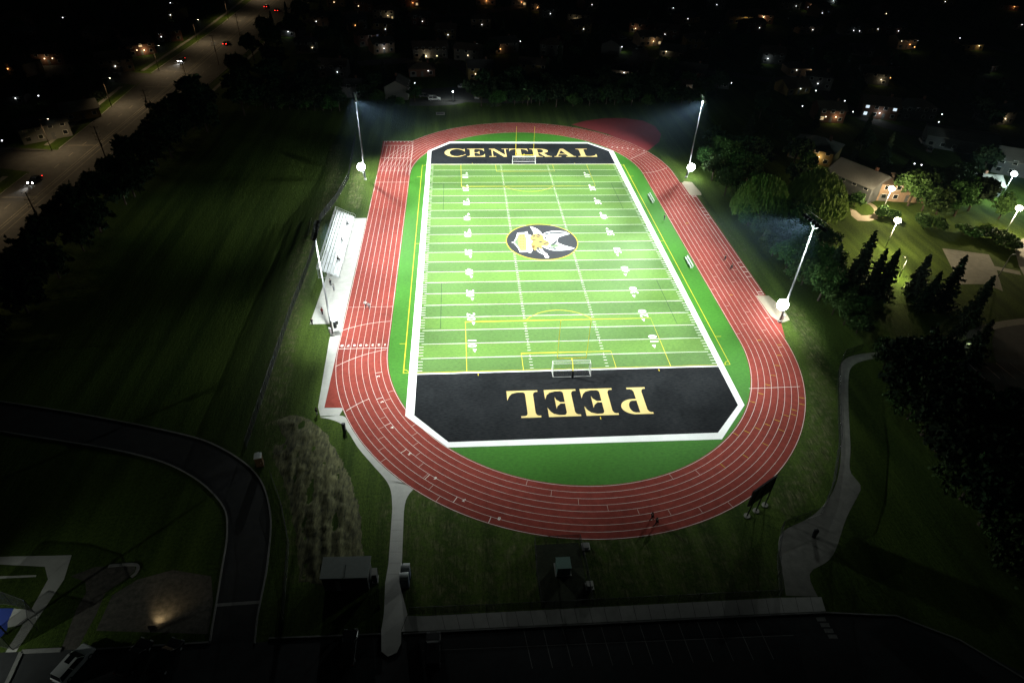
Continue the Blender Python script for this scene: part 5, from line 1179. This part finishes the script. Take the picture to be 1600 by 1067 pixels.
# ------------------------------------------------------------------ houses
HOUSES = []
def house(x, y, rot, w_, d_, h, rh, wall, roof, label, lamps=(), wins=(), hip=False, group=None, name='house', chimney=True, lampcol='porch_warm', energy=120, flat=False):
    t = empty(name, (x, y, 0), rot, label=label, cat='house', group=group)
    b = MB(); b.box(-w_/2, w_/2, -d_/2, d_/2, 0, h)
    if not hip and not flat:
        for s in (-1, 1): b.quad((s*w_/2, -d_/2, h), (s*w_/2, d_/2, h), (s*w_/2, 0, h+rh))
    b.build('wall', wall, t)
    r = MB(); e = .5; W2, D2 = w_/2+e, d_/2+e
    if flat: r.box(-W2, W2, -D2, D2, h+.003, h+.3)
    elif hip:
        k = min(d_/2, w_/2)*.95; A = [(-W2, -D2, h), (W2, -D2, h), (W2, D2, h), (-W2, D2, h)]; T0_, T1_ = (-w_/2+k, 0, h+rh), (w_/2-k, 0, h+rh)
        r.quad(A[0], A[1], T1_, T0_); r.quad(A[2], A[3], T0_, T1_); r.quad(A[1], A[2], T1_); r.quad(A[3], A[0], T0_); r.quad(A[3], A[2], A[1], A[0])
    else:
        zz = h-rh*e/(d_/2)
        for s in (-1, 1): r.quad((-W2, s*D2, zz), (W2, s*D2, zz), (W2, 0, h+rh+.02), (-W2, 0, h+rh+.02)) if s < 0 else r.quad((W2, D2, zz), (-W2, D2, zz), (-W2, 0, h+rh+.02), (W2, 0, h+rh+.02))
        for s in (-1, 1): r.quad((-W2, s*D2, zz-.15), (W2, s*D2, zz-.15), (W2, s*D2, zz), (-W2, s*D2, zz))
    rf = r.build('roof', roof, t)
    if chimney and not flat: MB().box(w_*.22, w_*.22+.8, .2, .9, h, h+rh+.9).build('chimney', 'brick', rf)
    rs = random.Random(int(abs(x*13+y*7)))
    n = max(2, int(w_/3.2))
    for fl in range(2 if h > 4.5 else 1):
        for k in range(n):
            cx = -w_/2+w_*(k+.5)/n; z0 = 1.0+fl*2.7
            if fl == 0 and k == n//2:
                dr = MB().box(cx-.5, cx+.5, -d_/2-.05, -d_/2-.004, .1, 2.2).build('door', 'siding_grey', t); MB().box(cx+.32, cx+.42, -d_/2-.10, -d_/2-.052, 1.0, 1.15).build('handle', 'galv', dr); continue
            lit = (fl, k) in wins
            f = MB(); f.box(cx-.72, cx+.72, -d_/2-.05, -d_/2-.004, z0-.07, z0+1.27); fr = f.build('window', 'white_metal', t)
            MB().box(cx-.62, cx+.62, -d_/2-.062, -d_/2-.052, z0, z0+1.2).build('pane', (lit and ('interior' if lampcol != 'porch_white' else 'cool_window')) or 'glass_dark', fr)
    if w_ > 11:
        g = MB().box(-w_/2+.5, -w_/2+3.2, -d_/2-.058, -d_/2-.052, .05, 2.2).build('garage_door', 'siding_white', t)
    for k, (lx, lz) in enumerate(lamps):
        MB().ball((lx, -d_/2-.32, lz), .19, 8, 6).build('porch_lamp', lampcol, t, True)
        MB().box(lx-.06, lx+.06, -d_/2-.2, -d_/2-.004, lz-.06, lz+.06).build('lamp_bracket', 'black_metal', t)
        if k == 0 and energy:
            c_, s_ = math.cos(rot), math.sin(rot); py_ = -d_/2-1.0
            light('porch_light', 'POINT', (x+lx*c_-py_*s_, y+lx*s_+py_*c_, lz), energy, {'porch_warm': (1, .75, .42), 'porch_white': (.9, 1, 1), 'porch_orange': (1, .5, .2)}[lampcol], r=.12)
    HOUSES.append((x, y, max(w_, d_)/2)); return t
def hz(u, v, z=0): return G(u, v, z)
house(*hz(622, 150), R(88), 10, 9.0, 4.9, 2.3, 'siding_white', 'shingle_grey', 'pale sided house with gable end behind the far left bend')
house(*hz(548, 148), R(2), 10.5, 8, 4.6, 1.6, 'siding_white', 'shingle_grey', 'wide pale low house left of the gabled house', lamps=())
house(*hz(1270, 246), R(-42), 14, 11, 4.6, 2.6, 'siding_yellow', 'shingle_pale', 'yellow sided house with pale hip roof behind the tree belt', [(3, 2.6)], hip=True, energy=160)
house(*hz(1336, 298), R(-62), 15, 11, 5.0, 2.8, 'siding_grey', 'shingle_pale', 'house with large grey pitched roof left of the brick block', energy=0)
house(*hz(1404, 306), R(-8), 17, 9, 5.6, 1.5, 'buff_brick', 'shingle_brown', 'long buff brick block lit by the farthest park lamp', energy=0)
house(*hz(1495, 228), R(-30), 22, 14, 4.2, 1.0, 'siding_grey', 'shingle_pale', 'wide house with grey-green roof beside the parked SUVs', energy=0, chimney=False)
house(*hz(1418, 182), R(-6), 16, 10, 4.6, 2.4, 'siding_grey', 'shingle_grey', 'grey hip-roofed house right of the brick house with porch light', energy=0, hip=True)
house(*hz(1592, 268), R(-30), 18, 12, 4.8, 2.4, 'siding_grey', 'shingle_pale', 'grey-roofed house behind the cool white park lamp', energy=0)
house(*hz(1506, 296), R(-12), 17, 8, 3.6, 1.8, 'siding_grey', 'shingle_pale', 'low pale-roofed house left of the red car', energy=0)
house(*hz(1368, 180), R(-22), 13, 10, 5.2, 2.2, 'brick', 'shingle_brown', 'brick house with porch lamp and pale corner windows', [(0, 2.4)], [(1, 0), (1, 3), (0, 0)], lampcol='porch_white', energy=130)
house(*hz(1290, 186), R(-8), 10, 9, 4.9, 2.0, 'brick', 'shingle_brown', 'brick house with two glowing lamps left of the brick house with pale windows', [(1.5, 2.4), (-2.2, 2.3)], [(0, 0)], energy=130)
house(*hz(955, 82), R(70), 10, 9, 4.6, 2.2, 'siding_white', 'shingle_grey', 'pale green-lit gabled house beyond the far right of the pitch', [(2, 2.5)], energy=90, lampcol='porch_white')
house(*hz(128, 182), R(35), 11, 8, 3.4, 2.0, 'siding_yellow', 'shingle_pale', 'small tan house at the left edge of the arterial road', energy=0)
house(*hz(72, 214), R(38), 14, 8, 5.0, 1.8, 'siding_white', 'shingle_grey', 'pale house with dark windows left of the arterial road', energy=0)
house(*hz(84, 98), R(10), 12, 9, 4.9, 2.0, 'brick', 'shingle_brown', 'house at far left with two warm porch lamps', [(-1.2, 2.8), (1.8, 2.8)], [(0, 0)], energy=60)
house(*hz(218, 84), R(40), 12, 9, 4.9, 2.0, 'brick', 'shingle_brown', 'brick house with a lit doorway and lawn path left of the road', [(1.0, 2.2), (-2, 2.6)], [(1, 1)], energy=200)
house(*hz(672, 88), R(5), 16, 9, 4.6, 2.2, 'siding_grey', 'shingle_brown', 'house with warmly lit hedge beyond the far bend', [(-2, 1.2), (3, 1.2)], energy=200)
house(*hz(1190, 35), R(-20), 12, 9, 4.9, 2.2, 'brick', 'shingle_brown', 'house with warm glowing gable near the top right of centre', [(0, 3.5)], energy=200)
house(*hz(1156, 36), R(-10), 16, 10, 4.6, 2.4, 'siding_yellow', 'shingle_brown', 'tan house with twin yard lamps near the top right of centre', [(2, 2.5), (4, 2.4)], energy=150)
# every other glow in the suburb: a house with its lamp on
PTS = [(12, 108, 'o'), (98, 28, 'w'), (266, 5, 'w'), (266, 24, 'w'), (252, 58, 'w'), (180, 104, 'w'), (24, 154, 'w'), (113, 170, 'w'), (3, 220, 'w'), (28, 37, 'y'), (494, 34, 'w'), (450, 50, 'W'), (488, 75, 'y'), (444, 76, 'y'), (645, 5, 'O'), (760, 2, 'O'), (555, 40, 'o'), (606, 25, 'Y'), (602, 46, 'w'), (580, 64, 'W'), (600, 76, 'W'), (527, 113, 'w'), (428, 147, 'w'), (466, 150, 'y'), (660, 34, 'w'), (753, 39, 'w'), (782, 77, 'O'), (731, 87, 'y'), (743, 116, 'y'), (669, 111, 'w'), (648, 130, 'w'), (745, 69, 'w'),
       (899, 31, 'Y'), (912, 46, 'w'), (993, 45, 'Y'), (1021, 65, 'Y'), (1041, 81, 'Y'), (1052, 13, 'w'), (1075, 30, 'w'), (1039, 54, 'w'), (975, 114, 'W'), (967, 129, 'w'), (1086, 122, 'w'), (1096, 122, 'w'), (1084, 131, 'o'), (1079, 142, 'W'), (1131, 130, 'w'), (1143, 130, 'w'), (1193, 25, 'Y'), (1187, 44, 'w'), (813, 65, 'w'), (1200, 92, 'W'), (1244, 10, 'w'), (1263, 12, 'W'), (1280, 13, 'y'), (1285, 21, 'w'), (1302, 2, 'W'), (1385, 22, 'y'), (1477, 3, 'w'), (1585, 11, 'O'), (1270, 47, 'w'), (1334, 48, 'w'), (1343, 49, 'w'), (1372, 46, 'w'), (1404, 49, 'w'),
       (1422, 70, 'o'), (1429, 74, 'O'), (1434, 64, 'w'), (1530, 72, 'Y'), (1549, 106, 'W'), (1245, 110, 'w'), (1270, 111, 'W'), (1278, 131, 'w'), (1251, 139, 'w'), (1275, 142, 'w'), (1254, 166, 'w'), (1377, 125, 'Y'), (1391, 122, 'o'), (1320, 158, 'w'), (1333, 175, 'w'), (1472, 179, 'w'), (1467, 191, 'w'), (1571, 186, 'Y'), (1429, 256, 'w'), (1440, 258, 'w'), (925, 8, 'w'), (840, 12, 'O'), (815, 4, 'O'), (522, 4, 'y'), (560, 10, 'y'), (1597, 39, 'w'), (1120, 8, 'w'), (860, 22, 'w'), (700, 55, 'w'), (40, 60, 'x'), (140, 60, 'x'), (60, 150, 'x'), (860, 80, 'x'), (1100, 70, 'x'), (1400, 100, 'x'), (1500, 60, 'x'), (1560, 140, 'x'), (1350, 80, 'x'), (820, 110, 'x'), (470, 110, 'x')]
WC = [('siding_grey', 'grey sided'), ('brick', 'brick'), ('siding_white', 'pale sided'), ('buff_brick', 'buff brick'), ('siding_yellow', 'tan sided')]
RC = [('shingle_grey', 'grey'), ('shingle_brown', 'brown')]
newh = []; extra = []
for i, (u, v, c_) in enumerate(PTS):
    lz = 2.5; X, Y = G(u, v, lz)
    if any(math.hypot(X-hx, Y-hy) < hr+8.5 for hx, hy, hr in HOUSES): extra.append((u, v, c_, X, Y)); continue
    w_, d_ = random.uniform(10, 13.5), random.uniform(8, 9.5); rot = math.atan2(X-CX, -(Y-CY))*0+R(random.uniform(-28, 28)); lx = random.uniform(-.3, .3)*w_
    # front wall centre such that the lamp comes out at (X, Y)
    c0, s0 = math.cos(rot), math.sin(rot); py_ = -d_/2-.32; hx = X-(lx*c0-py_*s0); hy = Y-(lx*s0+py_*c0)
    wm, rm_ = WC[(i*7+3) % 5], RC[i % 2]
    newh.append((hx, hy, rot, w_, d_, random.choice([3.2, 4.9, 5.1]), random.uniform(1.6, 2.4), wm, rm_, lx, lz, c_, u, v)); HOUSES.append((hx, hy, 6.0))
newh.sort(key=lambda q: q[1]); rows = [newh[i:i+9] for i in range(0, len(newh), 9)]
LC = {'w': 'white', 'W': 'bright white', 'y': 'warm', 'Y': 'bright warm', 'o': 'orange', 'O': 'bright orange', 'x': 'no'}
for ri, rw in enumerate(rows):
    rw.sort(key=lambda q: q[12])
    for ki, (hx, hy, rot, w_, d_, h, rh, wm, rm_, lx, lz, c_, u, v) in enumerate(rw):
        lab = f'{wm[1]} house with {LC[c_]} porch lamp, {ORD[ki]} from left in suburb row {["one", "two", "three", "four", "five", "six", "seven", "eight", "nine", "ten"][ri]}'
        n_ = max(2, int(w_/3.2)); wins = [(0, n_-1)] if c_ in 'yYoO' and (ki % 2) else []
        mt_ = {'w': 'porch_white', 'W': 'porch_white', 'y': 'porch_warm', 'Y': 'porch_warm', 'o': 'porch_orange', 'O': 'porch_orange', 'x': 'porch_white'}[c_]
        HOUSES.pop(0) if False else None
        house(hx, hy, rot, w_, d_, h, rh, wm[0], rm_[0], lab, [(lx, lz)] if c_ != 'x' else [], wins, hip=(ki % 3 == 0), lampcol=mt_, energy={'W': 45, 'Y': 60, 'O': 50}.get(c_, 0), group='houses of the dark suburb')
extra.sort(key=lambda q: q[3]); q_ = {}
for i, (u, v, c_, X, Y) in enumerate(extra):
    t = empty('garden_lamp', (X, Y, 0), label=f'low {LC[c_]} garden lamp in the dark suburb, {ORD[i]} from the left', cat='garden lamp', group='garden lamps of the suburb')
    MB().tube([(0, 0, 0), (0, 0, 2.3)], .05, 6).build('post', 'black_metal', t); MB().ball((0, 0, 2.5), .2, 8, 6).build('lamp_globe', {'y': 'porch_warm', 'o': 'porch_orange'}.get(c_.lower(), 'porch_white'), t, True)
    if c_ in 'WYO': light('garden_lamp_light', 'POINT', (X, Y, 2.95), 80, (1, .85, .6), r=.12)

# suburb trees: scattered between the houses, never in front of a lamp
LIT = [(u, v) for u, v, c_ in PTS if c_ != 'x']+[(688, 110), (680, 155), (708, 150), (622, 140), (548, 135), (1268, 235), (1340, 285), (1385, 310), (1000, 76), (1490, 215), (955, 80), (975, 60), (1443, 225), (1368, 180), (1290, 190), (230, 95), (1156, 40), (1418, 175), (1590, 265), (1550, 285), (665, 95), (690, 96), (84, 102)]
rs = random.Random(5); cnt = 0
def on_road(x, y):
    return -156 < x < -116 and y < 430
ST = [G(*p) for p in ((640, 160), (720, 155), (745, 120), (700, 96), (640, 95), (560, 100))], [G(*p) for p in ((720, 155), (860, 150), (1000, 90), (960, 55), (930, 20))], [G(*p) for p in ((1000, 90), (1200, 125), (1260, 120), (1330, 175), (1460, 215), (1640, 250))]
def near_st(x, y):
    return any(float(pline_d(np.array([x]), np.array([y]), s)[0]) < 7 for s in ST)
tries = 0
while cnt < 150 and tries < 6000:
    tries += 1
    u, v = rs.uniform(-10, 1610), rs.uniform(2, 300)
    if v > 175 and not (u > 1120 and v < 300 and u > 1060+(v-175)*1.6): continue
    if u < 560 and v > 170: continue
    x, y = G(u, v); s = rs.uniform(.6, 1.0)
    if on_road(x, y) or near_st(x, y) or y < 20: continue
    if any(math.hypot(x-hx, y-hy) < hr+3.2*s for hx, hy, hr in HOUSES): continue
    if any(math.hypot(x-tx, y-ty) < 6.5 for tx, ty, ts in TREES): continue
    m = PX(x+1, y)[0]-PX(x, y)[0]; ru = 5.2*s*m; tv = PX(x, y, 11.5*s)[1]
    if any(abs(lu-u) < ru+3 and tv-5 < lv < v+3 for lu, lv in LIT): continue
    tree(rs.choice(['d0', 'd1', 'c1', 'c2']), x, y, s, 'dark tree standing unlit among the houses of the suburb', 'unlit trees of the suburb'); cnt += 1
k = 0
FAR = [(u, 163-4*math.sin(u*.7), .72) for u in range(752, 1100, 13)]+[(u+6, 149+3*math.sin(u), .8) for u in range(752, 1120, 15)]+[(u, 171+3*math.sin(u*.5), .72) for u in range(388, 540, 13)]+[(u+5, 158+4*math.sin(u), .8) for u in range(400, 530, 15)]+[(575, 158, .7), (590, 162, .6), (648, 160, .6), (612, 166, .35), (625, 167, .4), (585, 150, .7), (736, 148, .7), (752, 158, .75)]
for i, (u, v, s) in enumerate(FAR): tree(['d0', 'd1', 'b2'][i % 3], *G(u, v), s*random.uniform(.85, 1.15), 'dark tree in the black tree line close behind the far end of the track', 'trees of the black tree line behind the far bend')
# hedge lit by warm lamps, and a lamp-lit bush
for i, (u, v, s) in enumerate([(660, 97, 1.3), (667, 99, 1.2), (674, 100, 1.3), (681, 100, 1.1), (688, 99, 1.2)]): tree('g', *G(u, v), s, f'warmly lit bush of the hedge beyond the far bend, {ORD[i]} from the left', 'warmly lit bushes', 'shrub')
tree('b2', *G(28, 47), .7, 'small tree lit yellow-green by a lamp at the top left')

# ------------------------------------------------------------------ night air
def haze():
    b = MB(); b.box(-420, 620, -190, 720, -1.0, 110); me = b.mesh('haze'); o = bpy.data.objects.new('haze', me); col.objects.link(o); tag(o, kind='stuff')
    m = bpy.data.materials.new('haze'); m.use_nodes = True; nt = m.node_tree; nt.nodes.remove(nt.nodes['Principled BSDF'])
    pv = nt.nodes.new('ShaderNodeVolumePrincipled'); pv.inputs['Color'].default_value = (.42, .68, 1, 1); pv.inputs['Density'].default_value = HAZE; pv.inputs['Anisotropy'].default_value = 0.0
    nt.links.new(pv.outputs[0], nt.nodes['Material Output'].inputs['Volume']); me.materials.append(m)
    o.visible_shadow = True
HAZE = 0.000085
if HAZE: haze()
